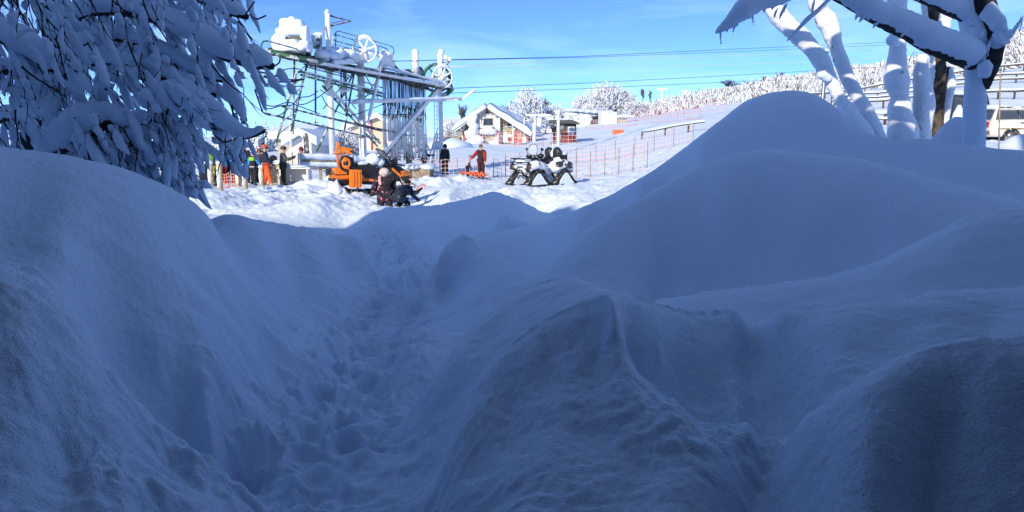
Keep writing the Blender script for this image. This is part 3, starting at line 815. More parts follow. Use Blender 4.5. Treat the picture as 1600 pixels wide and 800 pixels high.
m.tube([P(597, 180, -.7), P(664, 178, -.8)], .03, 6); m.tube([P(597, 183, .8), P(664, 181, .8)], .03, 6)
m.build('bundle_bar', M['steel_dark'], lift, True)

# ropes leaving the station up the hill, and loose loops at the near end
ropes = [
 ('upper dark haul rope running from the lift station up to the right', [(600, 96, 41), (900, 88.5, 75), (1140, 77, 115), (1390, 66, 170)], .022, 'rope'),
 ('second dark haul rope just under the topmost one over the hill', [(700, 94, 47), (900, 90, 75), (1140, 81, 115), (1390, 70, 170)], .018, 'rope'),
 ('thin frosted rope third from the top across the blue sky', [(700, 104, 47), (900, 95, 75), (1140, 87, 115), (1360, 79, 165)], .018, 'rope_frost'),
 ('frosted rope in the middle of the fan crossing the sky', [(700, 104.6, 47.4), (900, 105.3, 75), (1140, 101, 115), (1390, 92, 170)], .018, 'rope_frost'),
 ('dark return rope second from the bottom of the fan', [(705, 138, 47), (900, 130.5, 75), (1140, 118, 115), (1390, 104, 170)], .02, 'rope'),
 ('lowest dark return rope sagging over the chalet roof', [(690, 146, 46.5), (900, 139, 75), (1140, 128, 115), (1300, 121, 150)], .02, 'rope'),
]
for lb, pts, r, mt in ropes:
    ps = [W(*q) for q in pts]
    fine = []
    for i in range(len(ps) - 1):
        for k in range(6): fine.append(ps[i].lerp(ps[i + 1], k / 6))
    fine.append(ps[-1])
    rr = [r * (1 + .6 * (q.y - 45) / 100) for q in fine]
    o = MB().tube(fine, rr, 5).build('haul_rope', M[mt], None, True, origin=fine[0]); tag(o, lb, 'rope', 'lift ropes running up the hill')
def smooth_pts(pts, n=6):
    out = []
    k = len(pts)
    for i in range(k - 1):
        p0 = pts[max(i - 1, 0)]; p1 = pts[i]; p2 = pts[i + 1]; p3 = pts[min(i + 2, k - 1)]
        for j in range(n):
            t = j / n
            out.append(0.5 * ((2 * p1) + (p2 - p0) * t + (2 * p0 - 5 * p1 + 4 * p2 - p3) * t * t + (3 * p1 - p0 - 3 * p2 + p3) * t ** 3))
    out.append(pts[-1]); return out
for pts in ([(433, 112, -1.6), (448, 108, -1.6), (462, 107, -1.6), (472, 110, -1.5)], [(404, 151, -2.2), (412, 162, -2.2), (428, 166, -2.2), (450, 160, -2), (470, 167, -2), (500, 178, -1.5)], [(408, 157, -2.2), (418, 170, -2.2), (440, 165, -2.1), (455, 165, -2)], [(405, 160, -2.3), (414, 178, -2.4), (436, 180, -2.3), (450, 170, -2)], [(497, 142, -1), (485, 150, -1), (466, 153, -1.2), (463, 160, -1.2), (475, 163, -1.2), (500, 150, -1), (520, 134, -.8)], [(503, 150, -.6), (512, 165, -.6), (530, 176, -.5), (548, 180, -.5), (575, 172, -.4), (597, 163, -.3)], [(500, 140, .3), (520, 152, .3), (545, 157, .2), (567, 152, .2), (592, 140, .2)], [(410, 130, -2.4), (440, 134, -2), (475, 135, -1.6)], [(405, 120, -2.4), (440, 124, -2), (473, 124, -1.6)]):
    o = MB().tube(smooth_pts([P(*q) for q in pts]), .024, 5).build('loose_cable', M['rope'], lift, True)

# ------------------------------------------------------------------ people
M['skin'] = mat('skin', (0.55, 0.33, 0.24), 0.55, var=0.06)
M['skin_eye'] = mat('skin_eye', (0.03, 0.02, 0.02), 0.3)
cloth_cache = {}
def cloth(col, col2=None, sc=9, thr=(.45, .55)):
    k = (col, col2, sc)
    if k not in cloth_cache:
        cloth_cache[k] = mat('cloth', col, 0.85, var=0.18 if col2 is None else 0, vscale=sc, col2=col2, thr=thr, bump=0.35, bscale=22)
    return cloth_cache[k]
def skin_mesh(name, verts, edges, radii, material, parent, sub=1, root=0):
    me = bpy.data.meshes.new(name)
    me.from_pydata(verts, edges, [])
    me.materials.append(material)
    o = bpy.data.objects.new(name, me)
    COL.objects.link(o); o.parent = parent
    o.modifiers.new('Skin', 'SKIN')
    sv = me.skin_vertices[0].data
    for i, r in enumerate(radii):
        rr = r if isinstance(r, tuple) else (r, r)
        sv[i].radius = rr
        sv[i].use_root = (i == root)
    o.modifiers['Skin'].use_smooth_shade = True
    if sub:
        s = o.modifiers.new('Subdivision', 'SUBSURF'); s.levels = sub; s.render_levels = sub
    return o
glove_mesh = None
def make_glove_mesh():
    m = MB()
    m.tube([(0, 0, .02), (0, 0, -.03), (0, .004, -.08), (0, .004, -.105)], [.028, .04, .043, .036], 8)
    for k, (x, l) in enumerate(((-.032, .06), (-.011, .075), (.011, .07), (.031, .052))):
        m.tube([(x, .004, -.095), (x * 1.05, .012, -.095 - l * .5), (x * 1.05, .034, -.095 - l * .95)], [.0125, .0115, .008], 6)
    m.tube([(-.036, .01, -.045), (-.058, .03, -.072), (-.052, .046, -.10)], [.0145, .0125, .009], 6)
    me = bpy.data.meshes.new('hand'); me.from_pydata(m.v, [], m.f); me.polygons.foreach_set('use_smooth', [True] * len(me.polygons))
    return me
def person(label, px, d, height, yaw, jacket, trousers, hat=None, hat_kind='beanie', gloves=(0.03, 0.03, 0.035), larm=(0, 0), rarm=(0, 0), lean=0.0, lleg=(0, 0), rleg=(0, 0), group=None, boots=(0.04, 0.04, 0.045), sink=0.03, goggles=None, eyes=False, hood=False, face=None, pos=None, stripe=None, jlen=0.0, hair=None, cat='person', sleeve=None, belt=None):
    """arm = (swing forward, elbow bend) degrees, leg = (swing forward, knee bend); yaw 0 faces +Y"""
    s = height / 1.75
    loc = pos if pos is not None else on_ground(px, d, -sink)
    t = thing('person', label, cat, tuple(loc), R(yaw), group)
    # joints (metres, person facing +Y)
    ln = R(lean)
    def up(x, y, z):      # torso point bent forward about the hips
        z0 = .95; dz = z - z0
        return (x * s, (y + dz * math.sin(ln)) * s, (z0 + dz * math.cos(ln)) * s)
    hips = (0, 0, .95 * s)
    def leg(sx, sw, kb):
        a = R(sw); b = R(sw - kb)
        h = Vector((sx * .095, 0, .90)); kn = h + Vector((sx * .015, math.sin(a) * .43, -math.cos(a) * .43)); an = kn + Vector((sx * .01, math.sin(b) * .42, -math.cos(b) * .42))
        return [tuple(q * s) for q in (h, kn, an)]
    lo = 0
    L_, R_ = leg(-1, *lleg), leg(1, *rleg)
    low = min(L_[2][2], R_[2][2]) - .07 * s
    dzz = -low
    def sh(q): return (q[0], q[1], q[2] + dzz)
    L_ = [sh(q) for q in L_]; R_ = [sh(q) for q in R_]
    hips = sh(hips)
    sp, ch, nk, hd, tp = [sh(up(0, y, z)) for y, z in ((0, 1.15), (-.01, 1.36), (.0, 1.47), (.025, 1.585), (.01, 1.69))]
    def arm(sx, sw, eb):
        spread = 12 if isinstance(sw, (int, float)) else sw[1]
        sw_ = sw if isinstance(sw, (int, float)) else sw[0]
        a = R(sw_); o_ = R(spread)
        shd = Vector(sh(up(sx * .185, -.01, 1.40)))
        dr = Vector((sx * math.sin(o_), math.sin(a) * math.cos(o_), -math.cos(a) * math.cos(o_)))
        el = shd + dr * .29 * s
        a2 = R(sw_ + eb)
        dr2 = Vector((sx * math.sin(o_) * (.3 if eb > 20 else 1), math.sin(a2) * math.cos(o_), -math.cos(a2) * math.cos(o_))).normalized()
        wr = el + dr2 * .25 * s
        return shd, el, wr, dr2
    la, ra = arm(-1, *larm), arm(1, *rarm)
    # one continuous body
    nose = (hd[0], hd[1] + .125 * s, hd[2] - .005 * s)
    vs = [hips, sp, ch, nk, hd, tp, L_[0], L_[1], L_[2], R_[0], R_[1], R_[2], la[0], la[1], la[2], ra[0], ra[1], ra[2], (L_[2][0], L_[2][1] + .13 * s, .03 * s), (R_[2][0], R_[2][1] + .13 * s, .03 * s)]
    vs = [tuple(v) for v in vs]
    ed = [(0, 1), (1, 2), (2, 3), (3, 4), (4, 5), (0, 6), (6, 7), (7, 8), (0, 9), (9, 10), (10, 11), (2, 12), (12, 13), (13, 14), (2, 15), (15, 16), (16, 17), (8, 18), (11, 19)]
    rad = [q * s for q in (.13, .12, .135, .058, .092, .07, .085, .06, .042, .085, .06, .042, .058, .043, .03, .058, .043, .03, .04, .04)]
    body = skin_mesh('body', vs, ed, rad, face or M['skin'], t, 2)
    fm = MB(); fm.tube([(hd[0], hd[1] + .085 * s, hd[2] + .03 * s), nose], [.012 * s, .02 * s], 6); fm.build('nose', M['skin'], t, True)
    for sx in (-1, 1):
        e_ = MB(); e_.blob((hd[0] + sx * .092 * s, hd[1] - .01 * s, hd[2]), (.014 * s, .025 * s, .035 * s), 1, 0); e_.build('ear', M['skin'], t, True)
        if eyes:
            e_ = MB(); e_.blob((hd[0] + sx * .035 * s, hd[1] + .088 * s, hd[2] + .03 * s), (.014 * s, .01 * s, .009 * s), 1, 0); e_.build('eye', M['skin_eye'], t, True)
    if eyes:
        e_ = MB(); e_.blob((hd[0], hd[1] + .088 * s, hd[2] - .045 * s), (.026 * s, .01 * s, .007 * s), 1, 0); e_.build('mouth', mat('lips', (.35, .14, .12), .6), t, True)
    # jacket: trunk and sleeves
    hem = sh(up(0, 0, .84 - jlen))
    jv = [hem, sh(up(0, 0, 1.0)), sp, ch, nk, la[0], la[1], tuple(la[1].lerp(la[2], .95)), ra[0], ra[1], tuple(ra[1].lerp(ra[2], .95))]
    jv = [tuple(v) for v in jv]
    je = [(0, 1), (1, 2), (2, 3), (3, 4), (3, 5), (5, 6), (6, 7), (3, 8), (8, 9), (9, 10)]
    jr = [(.215, .17), (.205, .17), (.195, .165), (.195, .16), (.085, .085), (.10, .10), (.08, .08), (.065, .065), (.10, .10), (.08, .08), (.065, .065)]
    skin_mesh('jacket', jv, je, [(a * s, b * s) for a, b in jr], jacket, t, 1)
    tv = [hips, L_[0], L_[1], tuple(Vector(L_[2]) + Vector((0, 0, .03 * s))), R_[0], R_[1], tuple(Vector(R_[2]) + Vector((0, 0, .03 * s)))]
    skin_mesh('trousers', tv, [(0, 1), (1, 2), (2, 3), (0, 4), (4, 5), (5, 6)], [q * s for q in (.15, .125, .10, .09, .125, .10, .09)], trousers, t, 1)
    for q in (L_, R_):
        bt = MB(); c = Vector(q[2])
        bt.tube([c + Vector((0, -.01, .12)) * s, c + Vector((0, -.01, 0)) * s, c + Vector((0, .01, -.03)) * s], [.07 * s, .068 * s, .062 * s], 10)
        bt.blob((c.x, c.y + .07 * s, c.z - .03 * s), (.06 * s, .15 * s, .05 * s), 1, .02)
        bt.build('boot', cloth(boots), t, True)
    gm = cloth(gloves) if gloves else M['skin']
    global glove_mesh
    if glove_mesh is None: glove_mesh = make_glove_mesh()
    for sx, a_ in ((-1, la), (1, ra)):
        me = glove_mesh.copy(); me.materials.append(gm)
        g_ = bpy.data.objects.new('glove' if gloves else 'hand', me); COL.objects.link(g_); g_.parent = t
        g_.location = a_[2]; k = 1.25 * s if gloves else s
        g_.scale = (-k if sx < 0 else k, k, k)
        g_.rotation_euler = (-a_[3]).to_track_quat('Z', 'Y').to_euler()
    # head wear
    hc = Vector(hd); hdir = (Vector(tp) - hc).normalized(); ctr = hc + hdir * .045 * s
    def cap(rx, ry, rz, zc, mt, nm, amp=.02):
        m_ = MB(); c = ctr + Vector((0, -.012 * s, zc * s)); m_.blob(c, (rx * s, ry * s, rz * s), 3, amp, 14, 9, flat=.55); return m_.build(nm, mt, t, True)
    if hat is not None or hair is not None:
        if hat is None: cap(.106, .118, .10, .028, cloth(hair), 'hair', .05)
        elif hat_kind == 'helmet':
            cap(.125, .145, .125, .03, hat, 'helmet', .0)
        elif hat_kind == 'bobble':
            cap(.118, .128, .125, .035, hat, 'hat', .03); m_ = MB(); m_.blob(ctr + Vector((0, -.02, .175)) * s, (.055 * s, .055 * s, .05 * s), 5, .1); m_.build('bobble', hat, t, True)
        elif hat_kind == 'hood':
            m_ = MB(); m_.blob(ctr + Vector((0, -.045 * s, -.01 * s)), (.128 * s, .125 * s, .165 * s), 4, .04, 14, 9); m_.build('hood', hat, t, True)
        else:
            cap(.114, .125, .112, .035, hat, 'hat', .03)
    if goggles is not None:
        m_ = MB(); m_.tube([hc + Vector((-.1, .035, .03)) * s, hc + Vector((-.05, .105, .03)) * s, hc + Vector((.05, .105, .03)) * s, hc + Vector((.1, .035, .03)) * s], .034 * s, 8); m_.build('goggles', goggles, t, True)
    if stripe is not None:
        for (z0, w_, mt) in stripe:
            m_ = MB(); c = sh(up(0, 0, z0)); 
            m_.lathe(c, [(.212 * s, -w_ * s), (.222 * s, 0), (.212 * s, w_ * s)], 20, mtx=Matrix.Scale(.86, 3, Vector((0, 1, 0)))); m_.build('jacket_band', mt, t, True)
    if sleeve is not None:
        for sx, a_ in ((-1, la), (1, ra)):
            m_ = MB(); m_.tube([a_[0].lerp(a_[1], .1), a_[1], a_[1].lerp(a_[2], .9)], [.107 * s, .087 * s, .072 * s], 10); m_.build('sleeve_panel', sleeve, t, True)
    return t
NAVY = (0.012, 0.02, 0.055); BLACK = (0.014, 0.014, 0.017); GREY = (0.085, 0.095, 0.09)
RED = (0.42, 0.03, 0.03); ORANGE = (0.75, 0.12, 0.03); BLUE = (0.03, 0.22, 0.62); LIME = (0.25, 0.62, 0.05)
WHITE = (0.75, 0.78, 0.8); MAROON = (0.18, 0.02, 0.04)
def at_feet(px, py, d):
    return W(px, py, d)
# queue at the left, all on the sunlit square (stand where the photo shows their feet)
def stand(px, d): return dict(px=px, d=d)
P_or = person('skier in navy jacket and bright orange trousers with orange helmet', 418, 32, 1.80, -75, cloth(NAVY), cloth(ORANGE), mat('hat_orange', (.55, .09, .03), .4), 'helmet', larm=(8, 10), rarm=(15, 35), lleg=(-4, 8), rleg=(14, 2), boots=(.6, .45, .32), lean=-3, goggles=mat('goggle_dark', (.02, .02, .02), .1))
mb_ = MB(); 
P_gr = person('person in long grey coat and dark helmet looking at a phone', 444, 33, 1.74, -80, cloth(GREY), cloth(BLACK), mat('helmet_dark', (.03, .03, .035), .35), 'helmet', larm=(28, 80), rarm=(35, 75), jlen=.14, lean=4)
P_li = person('child in black suit with lime green shoulders and blue sleeves', 398, 32.5, 1.50, -15, cloth(BLACK), cloth(BLACK), hair=(.03, .02, .015), larm=(4, 12), rarm=((6, 24), 20), lleg=(6, 4), rleg=(-6, 4), stripe=[(1.33, .09, cloth(LIME)), (.93, .018, cloth(WHITE))], sleeve=cloth(BLUE))
P_nv = person('tall person all in dark navy standing behind the lime green child', 386, 33.5, 1.78, -20, cloth(NAVY), cloth(NAVY), cloth((.03, .03, .03)), larm=(5, 10), rarm=(5, 10))
person('person in black and white patterned jacket half hidden by branch tips', 377, 34.5, 1.70, 170, cloth(BLACK, (.5, .5, .5), 14), cloth(BLACK), cloth((.25, .15, .08)))
person('person in brown fur hood between the navy and orange skiers', 408, 35, 1.62, 200, cloth((.06, .04, .03)), cloth(BLACK), cloth((.32, .15, .05), (.1, .04, .02), 20), 'hood')
person('person in bright blue jacket and red trousers bending over the fence', 350, 33, 1.68, -120, cloth(BLUE), cloth(RED), cloth(WHITE), 'beanie', lean=32, larm=(20, 20), rarm=(30, 30))
person('person in blue jacket with pale scarf behind the red trousers', 362, 34, 1.66, -160, cloth(BLUE, (.015, .02, .05), 5), cloth(BLACK), cloth((.55, .5, .45)), lean=24, larm=(35, 40), rarm=(35, 40))
person('person in green and blue ski jacket behind the wooden posts', 333, 34.5, 1.68, -150, cloth((.16, .32, .05), (.02, .18, .5), 4), cloth(BLACK), cloth((.6, .6, .58)), larm=(10, 20))
person('child in yellow green jacket crouched beside the wooden post', 337, 32.2, 1.2, -100, cloth((.35, .42, .05), (.05, .06, .02), 7), cloth(BLACK), cloth((.2, .25, .05)), lean=20, lleg=(40, 70), rleg=(40, 70))
person('person with bright pink hat seen through the branches', 295, 34, 1.78, 180, cloth((.05, .07, .09)), cloth(BLACK), cloth((.75, .06, .2)))
person('person in sky blue jacket with brown hat beside the snowy pillar', 288, 35, 1.72, 140, cloth((.03, .3, .7)), cloth(BLACK), cloth((.25, .13, .05)))
person('skier in maroon jacket beside the dark rental board', 473, 37, 1.70, 180, cloth(MAROON), cloth((.02, .02, .03)), cloth((.15, .02, .03)), 'hood')
person('hunched person in dark blue hood behind the snowy barrier', 514, 38.5, 1.62, -100, cloth((.02, .025, .05)), cloth(BLACK), cloth((.02, .025, .05)), 'hood', lean=25, larm=(20, 30), rarm=(20, 30))
person('person in white jacket with dark hair leaning by the middle post', 570, 39.5, 1.5, 60, cloth((.6, .62, .62)), cloth(BLACK), hair=(.02, .018, .015), lean=10)
person('person in black hood behind the hanging poles and far post', 664, 45.5, 1.78, -60, cloth(BLACK), cloth((.05, .015, .02)), cloth(BLACK), 'hood', larm=(20, 60), rarm=(20, 70))
person('person in dark hooded jacket standing right of the far lift post', 696, 45, 1.78, 160, cloth((.02, .022, .03)), cloth((.07, .02, .03)), cloth((.02, .02, .025)), 'hood', larm=(4, 8), rarm=(4, 8), eyes=True)
for px_, lb in ((618, 'dim person in dark red jacket seen between the hanging poles, left one'), (640, 'dim person in dark jacket seen between the hanging poles, right one')):
    person(lb, px_, 47.5, 1.72, 170, cloth((.10, .02, .03)) if px_ < 630 else cloth((.03, .02, .03)), cloth(BLACK), cloth(BLACK), 'hood')
P_red = person('bareheaded man in red and black ski suit reaching out to the child', 752, 39.5, 1.82, 150, cloth((.035, .012, .016)), cloth((.045, .012, .02)), hair=(.10, .08, .07), gloves=None, rarm=((28, 34), 5), larm=(6, 12), sleeve=cloth((.33, .02, .03)), eyes=True, sink=.0)
m = MB(); m.ring(Vector((0, .0, 1.47)), (0, .15, 1), .10, .17, .09, 18); m.build('collar', cloth((.02, .02, .02)), P_red, True)
person('small child in blue helmet and pale grey top beside the man in red', 731, 40, 1.24, -80, cloth((.42, .44, .46)), cloth((.035, .02, .03)), mat('helmet_blue', (.04, .22, .38), .35), 'helmet', larm=((10, 20), 10), rarm=((-30, 12), 5), lean=18)
# the two children in the foreground of the square
PINK1 = (0.016, 0.012, 0.024); PINK2 = (0.62, 0.17, 0.24)
pk = person('child in black and pink camouflage snowsuit and pale fluffy hat seen from behind', 601, 20.4, 1.42, 12, cloth(PINK1, PINK2, 8.5, (.55, .61)), cloth((.02, .02, .035)), cloth((.58, .44, .42), (.66, .60, .58), 9), 'hood', jlen=.26, larm=(14, 20), rarm=(20, 30), lleg=(2, 3), rleg=(-2, 3), sink=.34)
pk.scale = (1.32, 1.25, 1.0)
m = MB(); m.tube(smooth_pts([Vector((-.09, -.07, 1.24)), Vector((-.10, -.11, 1.12)), Vector((-.08, -.13, 1.0))]), [.03] * 13, 8); m.build('scarf', cloth((.7, .42, .38)), pk, True)
ck = person('child with black hair crouching in dark blue patterned snowsuit', 622, 20.2, 1.30, -25, cloth((.012, .02, .04), (.10, .15, .20), 8, (.54, .62)), cloth((.012, .02, .04), (.08, .13, .18), 8, (.54, .62)), hair=(.014, .011, .01), lean=48, lleg=(78, 125), rleg=(60, 120), larm=((30, 4), 30), rarm=((25, 4), 30), sink=.14)
ck.scale = (1.35, 1.25, 1.05)

# ------------------------------------------------------------------ vehicles
M['orange_paint'] = mat('orange_paint', (0.85, 0.22, 0.02), 0.4, var=0.12, vscale=7)
M['black_plastic'] = mat('black_plastic', (0.012, 0.012, 0.014), 0.42, var=0.3)
M['rubber'] = mat('rubber', (0.018, 0.018, 0.018), 0.8, col2=(0.6, 0.64, 0.68), vscale=7, thr=(0.58, 0.68), bump=0.4)
M['metal_grey'] = mat('metal_grey', (0.22, 0.22, 0.23), 0.4, metal=0.7)
M['windscreen'] = mat('windscreen', (0.10, 0.12, 0.14), 0.08, alpha=0.55)
M['seat_vinyl'] = mat('seat_vinyl', (0.02, 0.02, 0.022), 0.5)

def track_band(name, path, w, thick, parent, mt, lugs=34):
    """closed rubber track following a loop of (x, z) points; each cleat proud of the band"""
    pts = []
    k = len(path)
    for i in range(k):
        p0, p1, p2, p3 = [Vector((*path[(i + j) % k], 0)) for j in (-1, 0, 1, 2)]
        for j in range(5):
            t = j / 5
            pts.append(0.5 * ((2 * p1) + (p2 - p0) * t + (2 * p0 - 5 * p1 + 4 * p2 - p3) * t * t + (3 * p1 - p0 - 3 * p2 + p3) * t ** 3))
    n = len(pts)
    c = sum(pts, Vector()) / n
    vs = []; fs = []
    for i, p in enumerate(pts):
        tg = (pts[(i + 1) % n] - pts[i - 1]).normalized(); nn = Vector((tg.y, -tg.x, 0))
        if nn.dot(p - c) < 0: nn = -nn
        o = p + nn * (thick / 2); q = p - nn * (thick / 2)
        for y in (-w / 2, w / 2): vs.append((o.x, y, o.y)); vs.append((q.x, y, q.y))
    for i in range(n):
        a = i * 4; b = ((i + 1) % n) * 4
        fs += [(a, b, b + 2, a + 2), (a + 1, a + 3, b + 3, b + 1), (a, a + 1, b + 1, b), (a + 2, b + 2, b + 3, a + 3)]
    m = MB(); m.add(vs, fs)
    for L in range(lugs):
        i = int(L * n / lugs); p = pts[i]; tg = (pts[(i + 1) % n] - pts[i - 1]).normalized(); nn = Vector((tg.y, -tg.x, 0))
        if nn.dot(p - c) < 0: nn = -nn
        ctr = p + nn * (thick / 2 + .014)
        mm = Matrix(((tg.x, 0, nn.x), (0, 1, 0), (tg.y, 0, nn.y)))
        m.box((ctr.x, 0, ctr.y), (.035, w * .96, .036), mtx=mm)
    return m.build(name, mt, parent)

# ---- orange and black utility snowmobile (front = +X)
loc = on_ground(588, 24.5, .03)
sm = thing('snowmobile', 'orange and black utility snowmobile with cargo rack and snow on its seat', 'snowmobile', tuple(loc), R(33))
sm.scale = (.80, .86, .97)
def sp_(name, m, mt, smooth=False, parent=None): return m.build(name, mt, parent or sm, smooth)
tr = track_band('track', [(-1.55, .10), (-1.62, .22), (-1.5, .36), (-.7, .40), (.1, .40), (.22, .30), (.08, .12), (-.3, .03), (-1.3, .03)], .5, .03, sm, M['rubber'])
for x, z, r in ((-1.42, .19, .12), (-1.12, .14, .10), (-.75, .13, .10), (-.38, .13, .10), (0.02, .22, .12)):
    m = MB(); mt_ = Matrix.Rotation(R(90), 3, 'X')
    m.lathe((x, 0, z), [(r * .3, -.27), (r, -.265), (r, .265), (r * .3, .27)], 18, mtx=mt_); w_ = m.build('idler_wheel', M['black_plastic'], tr, True)
m = MB(); m.beam((-1.45, -.22, .12), (.1, -.22, .1), .05, .07); sp_('slide_rail', m, M['metal_grey'])
m = MB(); m.tube([(-1.0, -.22, .14), (-.75, -.2, .42)], .035, 8); sp_('suspension_arm', m, M['metal_grey'], True)
m = MB(); m.tube([(-.4, -.22, .12), (-.15, -.2, .42)], .035, 8); sp_('suspension_arm', m, M['metal_grey'], True)
# tunnel and side panels
m = MB(); m.prism([(-1.55, -.29, .42), (.55, -.29, .40), (.55, -.29, .58), (-1.55, -.29, .56)], (0, .58, 0)); sp_('tunnel', m, M['black_plastic'])
m = MB(); m.prism([(-1.0, -.33, .50), (.45, -.33, .46), (.75, -.33, .55), (.62, -.33, .92), (-.95, -.33, .97)], (0, .66, 0)); sp_('side_panel', m, M['black_plastic'])
m = MB(); m.prism([(-.95, -.345, .50), (-.5, -.345, .49), (-.2, -.345, .47), (.35, -.345, .45), (.5, -.345, .60), (.3, -.345, .56), (-.1, -.345, .53), (-.65, -.345, .60), (-.72, -.345, .70), (-.85, -.345, .70)], (0, .03, 0)); sp_('orange_trim', m, M['orange_paint'])
m = MB(); m.beam((-.7, -.40, .40), (.5, -.40, .36), .14, .035); sp_('running_board', m, M['black_plastic'])
m = MB(); m.prism([(-1.0, -.2, .96), (-.1, -.2, .94), (.1, -.2, 1.02), (-.05, -.2, 1.1), (-.95, -.2, 1.1)], (0, .4, 0)); sp_('seat', m, M['seat_vinyl'])
m = MB(); m.blob((-.12, -.02, 1.16), (.34, .3, .26), 3, .08, 14, 9, flat=.3); m.blob((.12, -.05, 1.1), (.25, .28, .2), 4, .1, 12, 8, flat=.3); m.blob((-.6, 0, 1.06), (.42, .24, .1), 6, .1, 12, 7); sp_('seat_snow', m, M['snow_cap'], True)
# hood, nose, lights, windshield, handlebar
m = MB()
hv = []
secs = [(.40, .34, .50, 1.02), (.70, .38, .46, 1.05), (1.0, .36, .44, .98), (1.30, .27, .46, .84), (1.48, .14, .50, .70)]
hm = MB(); rows = []
for x, hw, z0, z1 in secs:
    rows.append([(x, -hw * .8, z0), (x, -hw, z0 + (z1 - z0) * .4), (x, -hw * .82, z0 + (z1 - z0) * .8), (x, -hw * .3, z1), (x, hw * .3, z1), (x, hw * .82, z0 + (z1 - z0) * .8), (x, hw, z0 + (z1 - z0) * .4), (x, hw * .8, z0)])
vs = [p for r_ in rows for p in r_]; fs = []
for i in range(len(rows) - 1):
    for j in range(8):
        a = i * 8 + j; b = i * 8 + (j + 1) % 8; fs.append((a, b, b + 8, a + 8))
fs.append(tuple(range(7, -1, -1))); fs.append(tuple(32 + j for j in range(8)))
hm.add(vs, fs); hood = hm.build('hood', M['black_plastic'], sm, True)
m = MB(); m.prism([(1.0, -.385, .62), (1.3, -.295, .64), (1.5, -.17, .70), (1.46, -.2, .80), (1.2, -.33, .84), (.95, -.38, .80)], (.0, .05, 0)); m.build('hood_panel', M['orange_paint'], hood)
m = MB(); m.prism([(1.1, .30, .62), (1.35, .25, .66), (1.46, .2, .78), (1.1, .34, .82)], (.0, .05, 0)); m.build('hood_panel', M['orange_paint'], hood)
m = MB(); m.beam((.55, -.385, .9), (.95, -.385, .62), .02, .08); m.build('hood_stripe', M['orange_paint'], hood)
m = MB(); m.blob((1.38, -.05, .80), (.12, .2, .06), 1, 0); m.build('headlight', mat('lamp_glass', (.6, .6, .58), .15), hood, True)
m = MB(); m.tube([(1.42, -.26, .45), (1.58, -.15, .55), (1.58, .15, .55), (1.42, .26, .45)], .03, 8); sp_('bumper', m, M['orange_paint'], True)
m = MB(); m.prism([(.55, -.34, 1.04), (.55, .34, 1.04), (.2, .26, 1.48), (.02, .10, 1.56), (.02, -.10, 1.56), (.2, -.26, 1.48)], (.03, 0, .01)); sp_('windshield', m, M['windscreen'])
m = MB(); m.tube([(1.2, -.28, .98), (.62, -.36, 1.08), (.28, -.28, 1.46), (.08, -.08, 1.57), (.08, .08, 1.57), (.28, .28, 1.46), (.62, .36, 1.08)], .028, 6); sp_('windshield_frame', m, M['black_plastic'], True)
m = MB(); m.prism([(.2, -.26, .98), (.85, -.3, .98), (.75, -.26, 1.16), (.4, -.2, 1.24), (.22, -.2, 1.2)], (0, .52, 0)); sp_('dash', m, M['black_plastic'])
m = MB(); m.tube([(.22, 0, 1.0), (.12, 0, 1.28)], .04, 8); m.tube([(.0, -.40, 1.30), (.12, -.2, 1.30), (.12, .2, 1.30), (.0, .40, 1.30)], .026, 8); sp_('handlebar', m, M['black_plastic'], True)
for sy in (-1, 1):
    m = MB(); m.tube([(.0, sy * .40, 1.30), (-.05, sy * .46, 1.30)], .036, 8); sp_('grip', m, M['seat_vinyl'], True)
    m = MB(); m.tube([(.6, sy * .46, .06), (1.2, sy * .46, .04), (1.65, sy * .46, .06), (1.9, sy * .46, .22)], [.05, .08, .08, .03], 8); ski = sp_('ski', m, M['black_plastic'], True)
    m = MB(); m.tube(smooth_pts([Vector(p) for p in ((1.55, sy * .46, .09), (1.72, sy * .46, .26), (1.9, sy * .46, .32), (2.02, sy * .46, .26), (1.98, sy * .46, .16))]), .022, 6); m.build('ski_loop', M['orange_paint'], ski, True)
    m = MB(); m.tube([(1.1, sy * .46, .10), (1.02, sy * .38, .42), (.95, sy * .28, .62)], .035, 8); sp_('ski_leg', m, M['metal_grey'], True)
    m = MB(); m.tube([(1.0, sy * .2, .45), (1.06, sy * .44, .22)], .025, 8); sp_('control_arm', m, M['black_plastic'], True)
# rear rack, mast, reel, fuel can
m = MB(); m.box((-1.45, 0, .60), (.85, .62, .05)); rk = sp_('cargo_rack', m, M['orange_paint'])
for y in (-.31, .31):
    m = MB(); m.beam((-1.9, y, .66), (-1.0, y, .66), .05, .09); m.build('rack_side', M['orange_paint'], rk)
m = MB(); m.box((-1.9, 0, .56), (.05, .66, .10)); m.build('rack_end', M['black_plastic'], rk)
m = MB(); m.box((-1.9, -.22, .50), (.04, .12, .06)); m.build('tail_light', mat('tail_red', (.5, .02, .02), .3), rk)
for i in range(6):
    m = MB(); m.tube([(-1.2, -.25 + .1 * i, .72 + .03 * i), (-2.25, -.28 + .11 * i, .74 + .045 * i)], .013, 5); m.build('stake', M['black_plastic'], rk, True)
m = MB(); m.box((-1.6, -.05, .80), (.45, .4, .28)); sp_('tool_box', m, M['orange_paint'])
for y in (-.2, .2):
    m = MB(); m.beam((-1.52, y, .62), (-1.58, y, 1.62), .06, .07); sp_('mast_post', m, M['orange_paint'])
m = MB(); m.beam((-1.57, -.26, 1.46), (-1.57, .26, 1.46), .24, .06); m.beam((-1.60, -.2, 1.56), (-1.1, -.24, 1.48), .05, .2); sp_('mast_crossbar', m, M['orange_paint'])
m = MB(); m.box((-1.66, -.2, 1.68), (.12, .1, .22)); sp_('mast_lamp', m, M['orange_paint'])
